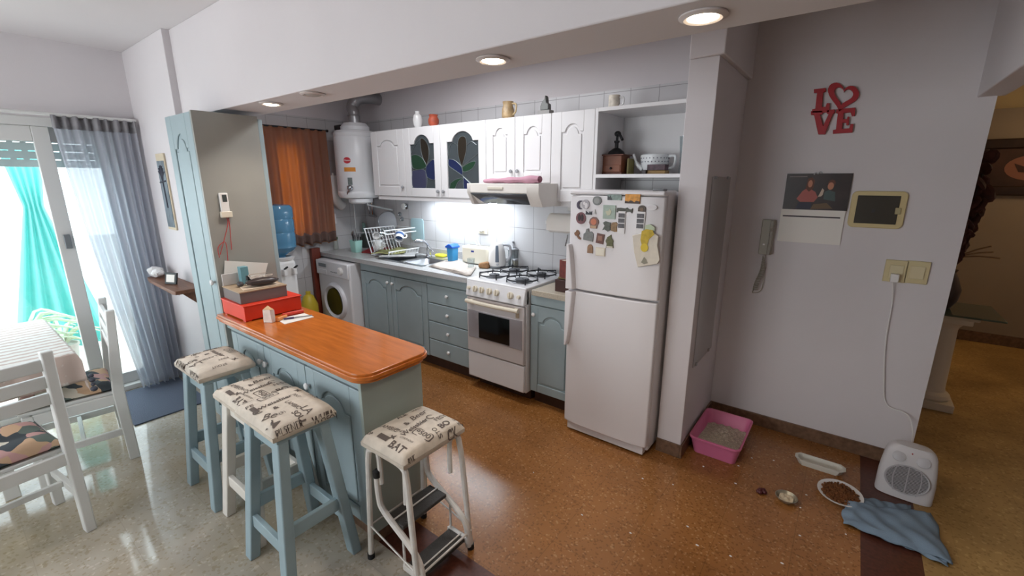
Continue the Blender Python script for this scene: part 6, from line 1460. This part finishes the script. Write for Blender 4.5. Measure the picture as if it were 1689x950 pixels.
# blue cloth on the floor
def cloth(pts4, h, seed, dz):
    q = [W(*p_, z=0) for p_ in pts4]; b = MB()
    def f(u, v):
        g = q[0].lerp(q[1], u).lerp(q[3].lerp(q[2], u), v); e = min(1, 8 * min(u, 1 - u, v, 1 - v) + .15)
        return (g.x + .006 * math.sin(v * 9 + seed), g.y + .006 * math.sin(u * 8 + seed), dz + h * e * (.75 + .25 * math.sin(6 * u + 9 * v + seed) * math.sin(11 * u - 3 * v)) + .004 * math.sin(23 * u + 15 * v))
    b.grid(f, 40, 30); return b
BC = mat('denim_blue_cloth', (122, 142, 160), .9, var=.1, scale=9, bump=.2, bscale=300)
t = T('floor_cloth', 'crumpled blue-grey cloth on the floor in front of the fan heater', 'cloth', tuple(W(1470, 880, z=0)))
cloth([(1386, 840), (1398, 826), (1525, 868), (1566, 938)], .02, 1, .006)
b = cloth([(1388, 868), (1568, 934), (1535, 852), (1392, 832)], .03, 1, .012); b.build('upper_fold', BC, t, solid=.006)
b = cloth([(1446, 886), (1566, 936), (1552, 910), (1450, 872)], .012, 4, .006); b.build('lower_fold', BC, t, solid=.005)
b = cloth([(1410, 846), (1500, 866), (1500, 836), (1420, 822)], .014, 6, .004); b.build('back_fold', BC, t, solid=.005)
# crumbs on the kitchen floor
b = MB(); rng = random.Random(11)
for px, py in ((1240, 756), (1218, 769), (1213, 798), (1160, 770), (1276, 760), (1330, 817), (1320, 838), (1319, 884), (1205, 918), (1134, 869), (1395, 882), (1180, 730), (1110, 800), (1040, 880), (960, 850), (880, 780), (1150, 900), (1290, 930), (1060, 790)):
    q = W(px, py, z=0.0); b.ball((q.x, q.y, .003), (.004 + .004 * rng.random(), .003, .003), 6, 4)
o = b.thing('crumbs', PAPER, 'white crumbs scattered on the brown kitchen floor', 'crumbs'); o['kind'] = 'stuff'
# ------------------------------------------------------------------ hall
x0, x1, z0, z1, yh = .80, 1.75, 1.5, 2.03, 6.43
t = T('framed_picture', 'large dark framed picture on the far wall of the hall', 'picture', ((x0 + x1) / 2, yh - .02, z0))
DW = mat('dark_frame_wood', (46, 28, 22), .4, var=.3, scale=12)
for a in ((x0, x1, z0, z0 + .09), (x0, x1, z1 - .09, z1), (x0, x0 + .09, z0 + .09, z1 - .09), (x1 - .09, x1, z0 + .09, z1 - .09)): MB().box(a[0], a[1], yh - .05, yh - .001, a[2], a[3]).build('frame_bar', DW, t, bev=.01)
MB().box(x0 + .09, x1 - .09, yh - .02, yh - .001, z0 + .09, z1 - .09).build('painting', mat('dark_painting', (66, 40, 32), .5, var=.5, scale=4), t)
b = MB(); b.prism(ell(1.3, 1.76, .2, .12), 'y', yh - .022, yh - .02); b.mi = 1; b.prism([(1.16, 1.8), (1.2, 1.72), (1.4, 1.7), (1.46, 1.76), (1.3, 1.74)], 'y', yh - .024, yh - .022); b.build('painted_shape', [mat('paint_rose', (140, 92, 78), .6), mat('paint_dark', (60, 30, 26), .6)], t)
cx, cy = .655, 4.36
t = T('plaster_pedestal', 'white plaster column pedestal in the hall', 'pedestal', (cx, cy, 0))
PL = mat('plaster_white', (224, 212, 192), .6)
MB().lathe([(.11, .06), (.12, .075), (.11, .1), (.085, .12), (.08, .14), (.07, .6), (.075, .62), (.09, .64), (.1, .66)], c=(cx, cy, 0), seg=20).build('shaft', PL, t, smooth=20)
MB().box(cx - .13, cx + .13, cy - .13, cy + .13, 0, .06).build('base', PL, t, bev=.006)
b = MB(); b.box(cx - .12, cx + .12, cy - .12, cy + .12, .66, .7); b.box(cx - .145, cx + .145, cy - .145, cy + .145, .7, .735); b.build('capital', PL, t, bev=.006)
MB().box(cx - .25, cx + .25, cy - .22, cy + .25, .7355, .748).thing('glass_plate', mat('green_glass', (70, 84, 78), .1), 'dark glass plate lying on the plaster pedestal', 'glass plate', bev=.002)
t = T('flower_arrangement', 'tall dark dried flower arrangement on the pedestal glass, half behind the wall', 'flower arrangement', (cx - .06, cy, .7485))
MB().lathe([(.06, 0), (.09, .06), (.1, .14), (.07, .22), (.05, .26), (.06, .28)], c=(cx - .06, cy, .7485)).build('vase', mat('dark_vase', (70, 52, 46), .4), t)
rng = random.Random(5); b = MB(); s = MB()
for k in range(26):
    a = rng.uniform(0, 6.28); l = rng.uniform(.3, .85); sp = rng.uniform(.02, .13)
    top_ = Vector((cx - .06 + sp * math.cos(a), cy + sp * math.sin(a), .7485 + .26 + l)); s.tube([(cx - .06, cy, .95), top_], .004, 5)
    for j in range(4):
        q = Vector((cx - .06, cy, .98)).lerp(top_, .35 + .2 * j); M = Matrix.Translation(q) @ Euler((rng.uniform(-1, 1), rng.uniform(-1, 1), a)).to_matrix().to_4x4()
        b.ball((0, 0, 0), (.045, .022, .06), 7, 5, M=M)
b.build('dried_flowers', mat('dried_dark_red', (72, 40, 38), .8, var=.4, scale=20), t); s.build('stems', DW, t)
b = MB(); o_ = Vector((cx - .03, cy - .02, 1.12))
for e in ((.16, -.06, .06), (.2, -.05, .02), (.14, -.08, .1)): b.tube(smooth_path([o_, o_ + Vector(e) * .5 + Vector((0, 0, .01)), o_ + Vector(e)]), .006, 5)
b.build('pale_twig', mat('twig_pale', (170, 140, 110), .8), t)
